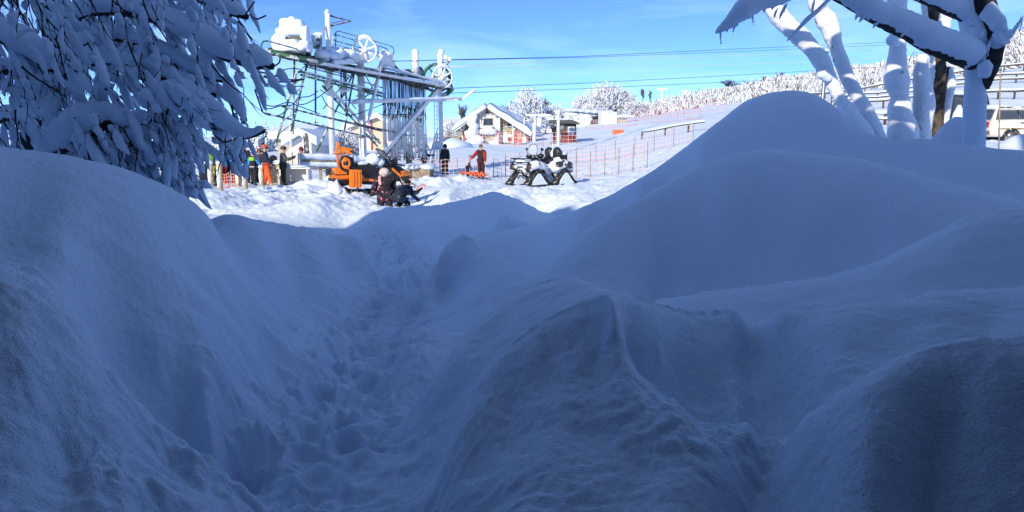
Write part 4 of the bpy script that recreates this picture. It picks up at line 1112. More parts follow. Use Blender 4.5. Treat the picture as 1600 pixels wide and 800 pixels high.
m = MB(); m.ring((-1.42, -.32, 1.10), (0, 1, 0), .19, .27, .10, 22); reel = sp_('hose_reel', m, M['black_plastic'], True)
m = MB(); m.ring((-1.42, -.38, 1.10), (0, 1, 0), .10, .19, .05, 22); m.build('reel_face', M['orange_paint'], reel, True)
m = MB(); m.tube([(-1.42, -.42, 1.10), (-1.42, -.1, 1.10)], .07, 10); m.build('reel_hub', M['black_plastic'], reel, True)
m = MB(); m.beam((-1.35, -.40, .9), (-1.5, -.40, 1.3), .03, .08); m.build('reel_bracket', M['orange_paint'], reel)
m = MB(); m.box((-1.14, -.12, 1.0), (.18, .3, .62)); m.tube([(-1.15, -.25, 1.2), (-1.0, -.3, 1.45), (-1.2, -.28, 1.5)], .03, 7); sp_('winch_post', m, M['black_plastic'])
m = MB(); m.prism([(-1.32, -.58, .30), (-.88, -.58, .30), (-.86, -.58, .88), (-1.30, -.58, .90)], (0, .22, 0)); can = sp_('fuel_can', m, M['orange_paint'])
for x in (-1.21, -1.09, -.97):
    m = MB(); m.beam((x, -.59, .34), (x + .01, -.59, .84), .03, .03); m.build('can_rib', M['orange_paint'], can)
m = MB(); m.tube([(-1.2, -.47, .9), (-1.18, -.47, .97), (-1.0, -.47, .97), (-.98, -.47, .89)], .02, 6); m.build('can_handle', M['black_plastic'], can, True)
m = MB(); m.prism([(-1.65, -.3, .12), (-1.72, -.3, .46), (-1.62, -.3, .5), (-1.56, -.3, .2)], (0, .6, 0)); sp_('snow_flap', m, M['black_plastic'])
m = MB(); m.blob((-1.82, -.1, .20), (.28, .42, .34), 8, .15, 12, 8); m.blob((-1.6, -.3, .1), (.2, .2, .2), 9, .15, 10, 7); sp_('flap_snow', m, M['snow_cap'], True)

# ---- snow covered quad bike on four triangular tracks (front = +X)
loc = on_ground(846, 33.2, 0)
qd = thing('tracked_quad', 'snow plastered black quad bike on four triangular rubber tracks', 'quad bike', tuple(loc), R(222))
def qp(name, m, mt, smooth=False, parent=None): return m.build(name, mt, parent or qd, smooth)
M['snow_paint'] = mat('snow_paint', (0.02, 0.02, 0.022), 0.5, col2=(0.78, 0.83, 0.9), vscale=3.2, thr=(0.46, 0.52), bump=0.3, bscale=8)
TP = [(-.62, .06), (-.66, .14), (-.55, .26), (-.10, .70), (0, .74), (.10, .70), (.55, .26), (.66, .14), (.62, .06), (.3, .02), (-.3, .02)]
for cx, sy in ((.85, 1), (.85, -1), (-.85, 1), (-.85, -1)):
    tb = track_band('track', [(x, z) for x, z in TP], .34, .03, qd, M['rubber'], 30)
    tb.location = (cx, sy * .58, 0)
    m = MB(); m.prism([(-.48, -.12, .12), (.48, -.12, .12), (.06, -.12, .60), (-.06, -.12, .60)], (0, .24, 0)); m.build('track_frame', M['snow_paint'], tb)
    m = MB(); m.prism([(-.50, -.18, .14), (.48, -.18, .12), (.30, -.18, .36), (.07, -.18, .62), (-.08, -.18, .60), (-.30, -.18, .34)], (0, .36, 0)); m.build('track_snow', M['snow_cap'], tb)
    for x, z, r in ((-.5, .15, .11), (.5, .15, .11), (-.2, .10, .07), (.2, .10, .07), (0, .60, .12)):
        m = MB(); m.lathe((x, 0, z), [(r * .3, -.17), (r, -.165), (r, .165), (r * .3, .17)], 14, mtx=Matrix.Rotation(R(90), 3, 'X')); m.build('road_wheel', M['black_plastic'], tb, True)
m = MB(); m.prism([(-1.2, -.28, .55), (1.15, -.28, .55), (1.25, -.28, .8), (.9, -.28, 1.0), (-1.15, -.28, 1.0)], (0, .56, 0)); qp('chassis', m, M['snow_paint'])
for sy in (-1, 1):
    for cx in (.85, -.85):
        m = MB(); m.tube([(cx - .55, sy * .5, .66), (cx - .35, sy * .55, .92), (cx, sy * .56, 1.0), (cx + .35, sy * .54, .92), (cx + .5, sy * .5, .70)], [.10, .2, .22, .2, .10], 10); qp('fender', m, M['snow_paint'], True)
m = MB(); m.blob((1.0, 0, 1.0), (.42, .5, .16), 3, .1, 14, 8, flat=.3); m.blob((.5, -.3, .95), (.3, .3, .18), 5, .1); m.blob((.1, -.42, .74), (.4, .16, .24), 6, .12); m.blob((-.6, .42, .86), (.5, .2, .3), 7, .12); m.blob((-.5, -.42, .8), (.4, .16, .3), 8, .14); qp('body_snow', m, M['snow_cap'], True)
m = MB(); m.prism([(.55, -.2, 1.0), (1.0, -.2, 1.0), (.95, -.2, 1.16), (.5, -.16, 1.3), (.35, -.16, 1.2)], (0, .4, 0)); qp('steering_pod', m, M['black_plastic'])
m = MB(); m.tube([(.5, 0, 1.2), (.42, 0, 1.38)], .04, 8); m.tube([(.28, -.45, 1.42), (.42, -.2, 1.4), (.42, .2, 1.4), (.28, .45, 1.42)], .03, 8); qp('handlebar', m, M['black_plastic'], True)
for sy in (-1, 1):
    m = MB(); m.blob((.42, sy * .36, 1.36), (.16, .16, .12), 2, .05); qp('hand_guard', m, M['black_plastic'], True)
    m = MB(); m.beam((.44, sy * .38, 1.4), (.44, sy * .46, 1.62), .03, .03); m.blob((.44, sy * .48, 1.66), (.05, .1, .07), 3, .05); qp('mirror', m, M['black_plastic'])
m = MB(); m.tube([(.62, -.30, 1.40), (.58, -.32, 1.62), (.5, -.2, 1.84), (.48, 0, 1.90), (.5, .2, 1.84), (.58, .32, 1.62), (.62, .30, 1.40)], .018, 6); qp('windscreen_frame', m, M['metal_grey'], True)
m = MB(); m.prism([(.62, -.30, 1.40), (.58, -.31, 1.62), (.5, -.2, 1.83), (.48, 0, 1.89), (.5, .2, 1.83), (.58, .31, 1.62), (.62, .30, 1.40)], (.012, 0, 0)); qp('windscreen', m, mat('clear_screen', (.7, .72, .75), .05, alpha=.18))
m = MB(); m.tube([(.2, 0, 1.12), (-.1, 0, 1.12), (-.5, 0, 1.2)], [.17, .2, .2], 12); qp('seat', m, M['seat_vinyl'], True)
m = MB(); m.blob((0.05, -.05, 1.26), (.3, .2, .09), 4, .1); qp('seat_snow', m, M['snow_cap'], True)
m = MB(); m.box((-.95, 0, 1.22), (.6, .8, .42)); bx = qp('top_box', m, M['black_plastic'])
for y in (-.25, .27):
    m = MB(); m.blob((-.72, y, 1.50), (.18, .24, .26), 3, .04, 14, 9); m.build('backrest', M['seat_vinyl'], bx, True)
m = MB(); m.blob((-.75, 0, 1.44), (.16, .10, .22), 9, .12); m.blob((-1.05, .1, 1.46), (.3, .4, .12), 10, .1); m.blob((-.66, .34, 1.10), (.12, .3, .22), 11, .12); m.build('box_snow', M['snow_cap'], bx, True)
def rack(xc, z, name):
    r0 = None
    for pts in ([(xc - .3, -.46, z), (xc + .3, -.46, z), (xc + .36, -.3, z), (xc + .36, .3, z), (xc + .3, .46, z), (xc - .3, .46, z), (xc - .36, .3, z), (xc - .36, -.3, z), (xc - .3, -.46, z)], [(xc - .3, -.46, z + .16), (xc + .3, -.46, z + .16), (xc + .36, 0, z + .16), (xc + .3, .46, z + .16), (xc - .3, .46, z + .16)], [(xc, -.46, z), (xc, .46, z)], [(xc - .15, -.46, z + .16), (xc, -.4, z + .05), (xc + .18, -.46, z + .16)]):
        m = MB(); m.tube(pts, .028, 6); o_ = qp(name if r0 is None else 'rack_bar', m, M['black_plastic'], True, r0); r0 = r0 or o_
    return r0
fr = rack(1.15, 1.10, 'front_rack')
m = MB(); m.blob((1.15, 0, 1.16), (.34, .44, .13), 14, .08, 14, 8); m.build('rack_snow', M['snow_cap'], fr, True)
m = MB(); m.tube([(1.35, -.3, .5), (1.45, -.2, .75), (1.45, .2, .75), (1.35, .3, .5)], .035, 8); qp('bull_bar', m, M['black_plastic'], True)
for sy in (-.3, .3):
    m = MB(); m.blob((1.30, sy, .9), (.08, .12, .09), 2, .02); qp('headlight', m, mat('lamp_glass', (.6, .6, .58), .15), True)
m = MB(); m.tube([(-1.0, -.3, 1.2), (-1.0, -.3, 2.0)], .016, 6); qp('flag_rod', m, M['rime'], True)

# ---- parked cars on the right
def car(name, label, loc, yaw, L, Wd, H, paint, snow_roof, glass, dirty=None, window_tint=None):
    t = thing(name, label, 'car', tuple(loc), yaw)
    hl = L / 2; hw = Wd / 2
    # body shell: lofted sections along X (front +X)
    prof = [(-hl, .38, .80), (-hl + .08, .30, .98), (-hl * .5, .28, 1.0), (hl * .30, .28, .98), (hl * .42, .28, .95), (hl * .80, .28, .86), (hl - .05, .34, .72), (hl, .42, .62)]
    vs = []; fs = []
    for x, z0, z1 in prof:
        e = .86 if abs(x) > hl - .02 else 1.0
        zz = [z0, z0 + .12, (z0 + z1) / 2, z1 - .06, z1]
        ww = [.90, .98, 1.0, .97, .90]
        row = [(x, -hw * w * e, z) for w, z in zip(ww, zz)] + [(x, hw * w * e, z) for w, z in zip(ww[::-1], zz[::-1])]
        vs += row
    for i in range(len(prof) - 1):
        for j in range(10):
            a = i * 10 + j; b = i * 10 + (j + 1) % 10; fs.append((a, b, b + 10, a + 10))
    fs.append(tuple(range(9, -1, -1))); fs.append(tuple((len(prof) - 1) * 10 + j for j in range(10)))
    m = MB(); m.add(vs, fs); body = m.build('body', paint, t, True)
    # cabin
    zb = .96; x0, x1, x2, x3 = -hl + .06, -hl + .28, hl * .12, hl * .40
    cab = []
    for y, z in ((-hw * .90, zb), (-hw * .76, H), (hw * .76, H), (hw * .90, zb)):
        cab.append(((x0 if z == zb else x1), y, z)); cab.append(((x3 if z == zb else x2), y, z))
    m = MB(); m.add(cab, [(0, 1, 3, 2), (2, 3, 5, 4), (4, 5, 7, 6), (0, 2, 4, 6), (1, 7, 5, 3), (0, 6, 7, 1)]); m.build('cabin', paint, t)
    # side windows: three panes a side, windscreen, rear screen
    tops = H - .10; bots = zb + .05
    def yy(z, sy, o): return sy * (hw * (.90 - .14 * (z - zb) / (H - zb)) + o)
    xs = [(x0 + .22, x0 + .30, x0 + .30 + .75, x0 + .30 + .70), (x0 + 1.10, x0 + 1.08, x0 + 2.02, x0 + 2.02), (x0 + 2.12, x0 + 2.12, x3 - .25, x2 - .06)]
    for sy in (-1, 1):
        for a0, a1, b0, b1 in xs:
            if b0 > x3 - .2: b0 = x3 - .22
            m = MB(); m.prism([(a0, yy(bots, sy, .004), bots), (b0, yy(bots, sy, .004), bots), (b1, yy(tops, sy, .004), tops), (a1, yy(tops, sy, .004), tops)], (0, sy * .012, 0)); wn = m.build('side_window', glass, t)
            f = MB(); q = [(a0 - .03, yy(bots, sy, 0), bots - .03), (b0 + .03, yy(bots, sy, 0), bots - .03), (b1 + .02, yy(tops, sy, 0), tops + .03), (a1 - .02, yy(tops, sy, 0), tops + .03)]
            for i in range(4): f.beam(q[i], q[(i + 1) % 4], .03, .03)
            f.build('frame', M['black_plastic'], wn)
        for xx in (x0 + 1.06, x0 + 2.08):
            m = MB(); m.beam((xx, sy * hw * .985, .40), (xx, sy * hw * .93, .95), .012, .02); m.build('door_gap', M['black_plastic'], t)
        for xx in (x0 + 1.2, x0 + 2.2):
            m = MB(); m.box((xx, sy * hw * .985, .86), (.18, .04, .04)); m.build('door_handle', M['black_plastic'], t)
        m = MB(); m.box((0, sy * hw * 1.005, .62), (L * .86, .02, .05)); m.build('trim_strip', dirty or M['black_plastic'], t)
        m = MB(); m.box((0, sy * hw * .96, .36), (L * .7, .05, .09)); m.build('sill', dirty or M['black_plastic'], t)
        m = MB(); m.blob((x3 - .25, sy * (hw + .09), 1.02), (.08, .12, .07), 3, .03); m.build('mirror', M['black_plastic'], t, True)
        m = MB(); m.tube([(x1 + .1, sy * hw * .70, H + .05), (x2 - .1, sy * hw * .70, H + .05)], .02, 6); m.build('roof_rail', M['black_plastic'], t, True)
        for xw in (-hl * .60, hl * .62):
            m = MB(); m.ring((xw, sy * hw * .90, .32), (0, 1, 0), .19, .33, .2, 24); wh = m.build('wheel', M['rubber'], t, True)
            m = MB(); m.lathe((xw, sy * hw * .90, .32), [(.03, -.09), (.19, -.08), (.19, .08), (.03, .09)], 18, mtx=Matrix.Rotation(R(90), 3, 'X')); m.build('rim', M['metal_grey'], wh, True)
    for a_, b_, nm in ((x2, x3, 'windscreen'), (x1, x0, 'rear_screen')):
        s_ = .006 if nm == 'windscreen' else -.006
        m = MB(); m.prism([(b_ + s_ - (b_ - a_) * .1, -hw * .8, zb + .05), (b_ + s_ - (b_ - a_) * .1, hw * .8, zb + .05), (a_ + s_ + (b_ - a_) * .1, hw * .7, H - .06), (a_ + s_ + (b_ - a_) * .1, -hw * .7, H - .06)], (.012 * (1 if s_ > 0 else -1), 0, .004)); m.build(nm, glass, t)
    for sx, nm in ((hl, 'bumper'), (-hl, 'bumper')):
        m = MB(); m.box((sx, 0, .46), (.16, Wd * .9, .16)); m.build(nm, dirty or M['black_plastic'], t)
    for sy in (-1, 1):
        m = MB(); m.box((-hl - .005, sy * hw * .74, .80), (.06, .16, .22)); m.build('tail_light', mat('tail_red', (.4, .02, .02), .3), t)
        m = MB(); m.box((hl - .03, sy * hw * .66, .64), (.08, .28, .13)); m.build('headlight', mat('lamp_glass', (.6, .6, .58), .15), t)
    m = MB()
    for i in range(7):
        m.blob((x1 + .15 + (x2 - x1 - .1) * i / 6, .1 * math.sin(i * 2.1), H + .03), (.42, hw * .72, .12 + .05 * math.sin(i * 1.3 + 1)), 40 + i, .08, 14, 8, flat=.6)
    m.build('roof_snow', M['snow_cap'], t, True)
    if snow_roof > 1:
        m = MB(); m.blob((hl * .65, 0, .92), (.7, hw * .9, .16), 4, .08, 14, 8, flat=.6); m.build('bonnet_snow', M['snow_cap'], t, True)
    return t
M['car_white'] = mat('car_white', (0.66, 0.64, 0.58), 0.35, col2=(0.55, 0.50, 0.42), vscale=1.3, thr=(0.5, 0.75))
M['car_dark'] = mat('car_dark', (0.02, 0.025, 0.035), 0.4)
M['car_glass'] = mat('car_glass', (0.05, 0.06, 0.08), 0.05, spec=0.8)
M['mud'] = mat('mud', (0.28, 0.22, 0.14), 0.9, col2=(0.10, 0.07, 0.04), vscale=6)
lc = on_ground(1604, 31.5, -.10)
car('station_wagon', 'dusty white station wagon with roof rails parked at the right edge', lc, R(-6), 4.3, 1.7, 1.46, M['car_white'], 1, M['car_glass'], M['mud'])
ld = on_ground(1500, 34, .0)
car('off_road_car', 'dark off road car with thick snow on its roof behind the brown trunk', ld, R(250), 4.2, 1.78, 1.85, M['car_dark'], 2, M['car_glass'])

# ------------------------------------------------------------------ fences, posts, boards
M['wood_grey'] = mat('wood_grey', (0.30, 0.24, 0.17), 0.85, var=0.25, vscale=6, bump=0.3)
M['wood_pale'] = mat('wood_pale', (0.48, 0.39, 0.26), 0.8, var=0.2, vscale=6, bump=0.3)
M['net_red'] = mat('net_red', (0.62, 0.22, 0.20), 0.8)
M['net_pale'] = mat('net_pale', (0.66, 0.44, 0.42), 0.8)
M['net_orange'] = mat('net_orange', (0.72, 0.14, 0.06), 0.8, var=.2)
M['board_white'] = mat('board_white', (0.66, 0.66, 0.64), 0.6)
def snow_lump(c, size, parent, seed=1, name='snow_cap', amp=.1, flat=.3):
    m = MB(); m.blob(c, size, seed, amp, 12, 8, flat=flat); return m.build(name, M['snow_cap'], parent, True)
# five round wooden bollards
for i, (px, d, h, lb) in enumerate(((331, 30.5, 1.02, 'wooden bollard with snow on top beside the green crouched child'), (345, 28, 1.08, 'wooden bollard nearest the branches, standing alone in front'), (374, 30.5, .86, 'short wooden bollard at the end of the red net'), (384, 29.5, .95, 'wooden bollard right before the lime green child'), (410, 32, .85, 'wooden bollard half hidden left of the orange trousers'))):
    p = on_ground(px, d)
    t = thing('bollard', lb, 'bollard', tuple(p), 0, 'wooden bollards along the queue')
    m = MB(); m.tube([(0, 0, -.3), (0, 0, h)], .10, 12); m.build('post', M['wood_pale'], t, True)
    m = MB(); m.blob((-.03, -.02, h * .52), (.085, .11, h * .50), i, .05, 10, 8); m.build('snow_crust', M['snow_cap'], t, True)
    snow_lump((0, 0, h), (.12, .12, .09), t, i)
def net_fence(label, pts, h, mt, cell=.25, strip=.014, post_mt='wood_grey', post_h=None, group='safety netting around the slopes', sag=.05):
    """pts: ground points of the posts"""
    t = thing('net_fence', label, 'fence', tuple(pts[0]), 0, group, world=True)
    for p in pts:
        m = MB(); m.tube([p - Vector((0, 0, .3)), p + Vector((0, 0, post_h or h + .12))], .022, 6); m.build('post', M[post_mt], t, True)
    m = MB()
    for a, b in zip(pts[:-1], pts[1:]):
        L = (b - a).length; n = max(2, int(L / cell)); rows = max(2, int(h / cell))
        def q(u, v): return a.lerp(b, u) + Vector((0, 0, .06 + v * h - sag * math.sin(math.pi * u) * (.4 + v)))
        for r_ in range(rows + 1):
            for k in range(0, n, 2): m.beam(q(k / n, r_ / rows), q(min(1, (k + 2) / n), r_ / rows), strip, strip)
        for k in range(1, n): m.beam(q(k / n, 0), q(k / n, 1), strip, strip)
    o = m.build('netting', M[mt], t); o['kind'] = 'stuff'
    return t
def line_pts(a, b, n, dz=0.0):
    out = []
    for i in range(n):
        u = i / (n - 1); px = a[0] + (b[0] - a[0]) * u; d = a[1] + (b[1] - a[1]) * u
        out.append(on_ground(px, d, dz))
    return out
net_fence('low dark red net between the wooden bollards in front of the queue', line_pts((345, 31), (374, 30.4), 3), .55, 'net_red', .13, .03)
net_fence('pale red safety net running from the far lift post past the man in red', line_pts((640, 42), (790, 41), 9), .95, 'net_pale', .2, .02)
net_fence('long pale red safety net behind the quad bike climbing to the right', line_pts((790, 41), (1010, 37), 11), 1.25, 'net_pale', .22, .018)
net_fence('second pale red net higher behind the quad bike', line_pts((870, 54), (1080, 48), 8), 1.2, 'net_pale', .28, .02)
net_fence('far pale net in front of the chalet and ticket hut', line_pts((745, 86), (900, 80), 9), 1.3, 'net_pale', .4, .035)
net_fence('far net with thin posts crossing the slope above the orange panel', line_pts((915, 118), (1090, 100), 8), 1.4, 'net_red', .6, .035)
net_fence('uppermost far net on the slope below the snowy scrub', line_pts((985, 150), (1130, 140), 6), 1.8, 'net_red', .8, .04)
# collapsed orange net on the snow
t = thing('orange_netting', 'bright orange plastic netting collapsed on the snow at the feet of the man in red', 'netting', tuple(on_ground(740, 38.3)), 0, None, True)
m = MB(); ca = on_ground(722, 40.5, .08); cb = on_ground(759, 37.2, .08)
rn = random.Random(4)
def crum(u, v): 
    p = ca.lerp(cb, u) + Vector((0.1 * v, .55 * v, 0)); p.z += .10 + .14 * abs(math.sin(u * 17 + v * 3)) + .06 * math.sin(u * 41 + v * 7); return p
for k in range(60):
    for v in range(4): 
        m.beam(crum(k / 60, v / 4 - .5), crum((k + 1) / 60, v / 4 - .5), .035, .02)
    m.beam(crum(k / 60, -.5), crum(k / 60, .5), .035, .02)
o = m.build('netting', M['net_orange'], t); o['kind'] = 'stuff'
m = MB(); m.tube([crum(k / 20, -.45) + Vector((0, 0, .03)) for k in range(21)], .06, 6); m.build('hem', M['net_orange'], t, True)
# orange panel on a net, orange banner by the chalet
t = thing('warning_sign', 'rectangular orange warning panel hung on the net on the slope', 'sign', tuple(on_ground(966, 92)), 0, None, True)
p = W(966, 206, 92)
m = MB(); m.box(p, (1.3, .05, .55)); m.build('panel', M['net_orange'], t)
for dx in (-.7, .7):
    m = MB(); m.tube([p + Vector((dx, .05, .5)), Vector((p.x + dx, p.y + .05, gz(p.x + dx, p.y) - .2))], .025, 6); m.build('post', M['wood_grey'], t)
m = MB(); m.box(p - Vector((0, 0, .62)), (1.3, .03, .07)); m.build('lower_strip', M['net_red'], t)
p = on_ground(809, 84); t = thing('orange_mesh_screen', 'upright orange mesh screen in front of the chalet garage', 'barrier', tuple(p), 0)
m = MB()
for k in range(7): m.beam((-.35 + .7 * k / 6, 0, 0), (-.35 + .7 * k / 6, 0, 1.6 if k % 3 else 1.8), .045, .03)
for k in range(7): m.beam((-.38, .02, .15 + .24 * k), (.38, .02, .15 + .24 * k), .045, .03)
o = m.build('mesh', M['net_red'], t); o['kind'] = 'stuff'
m = MB(); m.tube([(-.42, 0, -.3), (-.42, 0, 1.9)], .04, 6); m.build('post', M['wood_grey'], t)
# snow covered board barrier under the lift
t = thing('board_barrier', 'white board barrier carrying thick snow under the lift station', 'barrier', tuple(on_ground(530, 36)), 0, None, True)
def rail(px0, y0, px1, y1, d0, d1, hh, nm='board'):
    a = W(px0, y0, d0); b_ = W(px1, y1, d1)
    m = MB(); m.beam(a, b_, .06, hh); return m.build(nm, M['wood_grey'], t), a, b_
for y0, y1, rr in ((250, 254, .16), (262, 264, .13)):
    o_, a, b_ = rail(470, y0, 588, y1, 35, 37.5, .12)
    m = MB(); n_ = 26
    pts = [a.lerp(b_, i / n_) + Vector((0, 0, .06 + rr * .75)) for i in range(n_ + 1)]
    m.tube(pts, [rr * rn.uniform(.82, 1.12) for _ in pts], 9); sn = m.build('rail_snow', M['snow_cap'], o_, True); sn.matrix_parent_inverse = Matrix()
for px in (472, 500, 528, 556, 586):
    d = 35 + (px - 470) / 118 * 2.5 + .06
    a = W(px, 246, d); m = MB(); m.beam(a, Vector((a.x, a.y, gz(a.x, a.y) - .2)), .12, .12); m.build('post', M['wood_grey'], t)
m = MB(); m.box(W(469, 258, 34.9), (.05, .9, 1.1)); m.build('end_panel', M['board_white'], t)
t = thing('snow_bank_box', 'low snow covered platform at the foot of the hanging poles', 'platform', tuple(on_ground(628, 41.5)), 0, None, False)
m = MB(); m.box((0, 0, .28), (3.4, 2.2, .5)); m.build('platform', M['wood_grey'], t)
m = MB()
for i in range(9): m.blob((-1.5 + .38 * i, -.2 + .3 * math.sin(i * 2), .55), (.5, 1.0, .22), 60 + i, .1, 12, 7, flat=.4)
m.build('platform_snow', M['snow_cap'], t, True)
# counter, upright white board, dark board, poles by the queue
p = on_ground(431, 33.6); t = thing('rental_counter', 'pale wooden counter between the orange trousers and the grey coat', 'counter', tuple(p), 0)
m = MB(); m.box((0, .2, .45), (1.0, .5, .9)); m.build('cabinet', M['wood_pale'], t); m = MB(); m.box((0, .15, .93), (1.1, .6, .06)); m.build('top', M['board_white'], t)
snow_lump((.1, .2, 1.0), (.4, .25, .1), t, 5); m = MB(); m.blob((-.1, .1, 1.12), (.22, .16, .18), 3, .2); m.build('gear', M['black_plastic'], t)
p = on_ground(459, 34.5); t = thing('white_snowboard', 'tall white snowboard shaped board standing behind the phone user', 'board', tuple(p), R(8))
m = MB(); pts = [(-.32, 0, 0), (.32, 0, 0), (.33, 0, 1.1), (.29, 0, 1.42), (.18, 0, 1.6), (0, 0, 1.67), (-.18, 0, 1.6), (-.29, 0, 1.42), (-.33, 0, 1.1)]; m.prism(pts, (0, .06, 0)); m.build('board', M['board_white'], t)
m = MB(); m.beam((0, -.01, .1), (0, -.01, 1.5), .03, .02); m.build('board_rib', M['wood_grey'], t)
t = thing('bench_table', 'snow topped table with shaded side next to the white board', 'table', tuple(on_ground(463, 33.4)), 0)
m = MB(); m.box((0, 0, .74), (1.5, .7, .06)); m.build('table_top', M['board_white'], t)
for x in (-.62, .62):
    m = MB(); m.box((x, 0, .36), (.08, .6, .70)); m.build('leg', M['board_white'], t)
m = MB(); m.box((0, .28, .4), (1.2, .05, .6)); m.build('back_panel', M['board_white'], t); snow_lump((0, 0, .80), (.72, .34, .09), t, 3)
p = on_ground(481, 37.5); t = thing('dark_board', 'narrow dark board standing upright beside the maroon skier', 'board', tuple(p), 0)
m = MB(); m.prism([(-.13, 0, -.2), (.13, 0, -.2), (.13, 0, 2.2), (.06, 0, 2.4), (-.06, 0, 2.4), (-.13, 0, 2.2)], (0, .08, 0)); m.build('board', M['steel_dark'], t); m = MB(); m.box((-.12, -.01, 1.0), (.05, .1, 2.2)); m.build('frost_edge', M['rime'], t)
p = on_ground(458, 41); t = thing('slender_pole', 'thin pale pole rising behind the grey coated person', 'pole', tuple(p), 0)
m = MB(); m.tube([(0, 0, -.3), (0, 0, 3.6)], .05, 8); m.build('shaft', M['rime'], t, True); m = MB(); m.blob((0, 0, 3.62), (.08, .08, .08), 1, 0); m.build('snow_cap', M['snow_cap'], t, True)
# black bin, snow pillar with lantern window, cut stump
p = on_ground(324, 33); t = thing('black_bin', 'black round bin at the back of the queue beside the branches', 'bin', tuple(p), 0)
m = MB(); m.lathe((0, 0, 0), [(.26, 0), (.30, .1), (.31, .8), (.34, .84), (.33, .9)], 18); m.build('bin', M['black_plastic'], t, True); snow_lump((0, 0, .92), (.26, .26, .12), t, 2)
p = on_ground(293, 24); t = thing('snow_pillar', 'square snow crusted pillar with a tiny wooden hatch seen between the twigs', 'pillar', tuple(p), R(10))
m = MB(); m.box((0, 0, .9), (.30, .30, 1.9)); m.build('post', M['wood_grey'], t); m = MB(); m.blob((0, -.02, .75), (.27, .24, 1.0), 3, .12, 14, 12); m.blob((0, 0, 1.72), (.24, .24, .3), 5, .12, 12, 8); m.build('snow_coat', M['snow_cap'], t, True)
m = MB(); m.box((0, -.27, .62), (.11, .06, .18)); m.build('hatch', M['wood_pale'], t)
p = on_ground(304, 23); t = thing('cut_stump', 'small sawn stump sticking out of the snow below the pillar', 'stump', tuple(p), 0)
m = MB(); m.tube([(0, 0, -.2), (.02, 0, .28)], [.13, .11], 10); m.build('stump', M['wood_pale'], t); snow_lump((0, 0, .3), (.12, .12, .08), t, 2)
t = thing('snow_post', 'little white snow coated post in front of the dark car', 'post', tuple(on_ground(1487, 22)), 0)
m = MB(); m.tube([(0, 0, -.2), (0, 0, 1.1)], .06, 8); m.build('post', M['wood_grey'], t); m = MB(); m.tube([(0, 0, -.1), (.02, 0, .3), (-.02, 0, .7), (.0, 0, 1.05), (0, 0, 1.3)], [.26, .24, .19, .15, .04], 12); m.build('snow_coat', M['snow_cap'], t, True)
p = on_ground(1556, 10.2); t = thing('marker_rod', 'thin leaning dark rod planted in the snow in front of the white car', 'rod', tuple(p), 0)
m = MB(); m.tube([(0.02, 0, -.2), (-.10, 0, 1.35)], .011, 6); m.build('rod', M['wood_grey'], t, True); m = MB(); m.tube([(0.03, 0, -.2), (0.02, 0, .06)], .02, 6); m.build('rod_foot', M['snow_cap'], t, True)
p = on_ground(1275, 36); t = thing('metal_mast', 'plain grey metal mast rising behind the big mound', 'pole', tuple(p), 0)
m = MB(); m.tube([(0, 0, -.3), (.10, 0, 3.75)], [.10, .085], 12); m.build('shaft', M['metal_grey'], t, True); snow_lump((.10, 0, 3.77), (.1, .1, .08), t, 1); m = MB(); m.tube([(-.03, -.06, 0), (.05, -.08, 3.6)], .03, 8); m.build('snow_side', M['snow_cap'], t, True)

# ------------------------------------------------------------------ buildings
M['wall_white'] = mat('wall_white', (0.70, 0.70, 0.68), 0.85, var=.05, bump=.2)
M['wall_tan'] = mat('wall_tan', (0.62, 0.50, 0.36), 0.85, var=.08)
M['wall_beige'] = mat('wall_beige', (0.42, 0.36, 0.28), 0.85, var=.1)
M['red_paint'] = mat('red_paint', (0.52, 0.05, 0.05), 0.6)
M['red_dark'] = mat('red_dark', (0.22, 0.03, 0.03), 0.7)
M['stone_a'] = mat('stone_a', (0.44, 0.37, 0.26), 0.9, var=.15)
M['stone_b'] = mat('stone_b', (0.36, 0.30, 0.21), 0.9, var=.15)
M['stone_c'] = mat('stone_c', (0.66, 0.64, 0.60), 0.9, var=.15)
M['mortar'] = mat('mortar', (0.5, 0.48, 0.44), 0.95)
M['hut_dark'] = mat('hut_dark', (0.045, 0.045, 0.05), 0.6, var=.2)
stone_box = MB().box((0, 0, 0), (1, 1, 1))
def bpart(t, name, m, mt, parent=None, smooth=False):
    return m.build(name, M[mt], parent or t, smooth)
def window(t, c, w, h, frame='timber', facing=-1, depth=.10):
    """window facing -Y (local) with frame, pane, sill snow"""
    m = MB()
    for dx in (-w / 2, w / 2): m.box((c[0] + dx, c[1], c[2]), (.09, depth, h + .09))
    for dz in (-h / 2, h / 2): m.box((c[0], c[1], c[2] + dz), (w - .09, depth, .09))
    m.box((c[0], c[1], c[2]), (.06, depth * .8, h - .09))
    f = m.build('window', M[frame], t)
    m = MB(); m.box((c[0], c[1] + .02, c[2]), (w, .03, h)); m.build('pane', M['glass_dark'], f)
    m = MB(); m.box((c[0], c[1] - .10, c[2] - h / 2 - .08), (w + .2, .25, .07)); m.build('sill', M['snow_cap'], f)
    return f
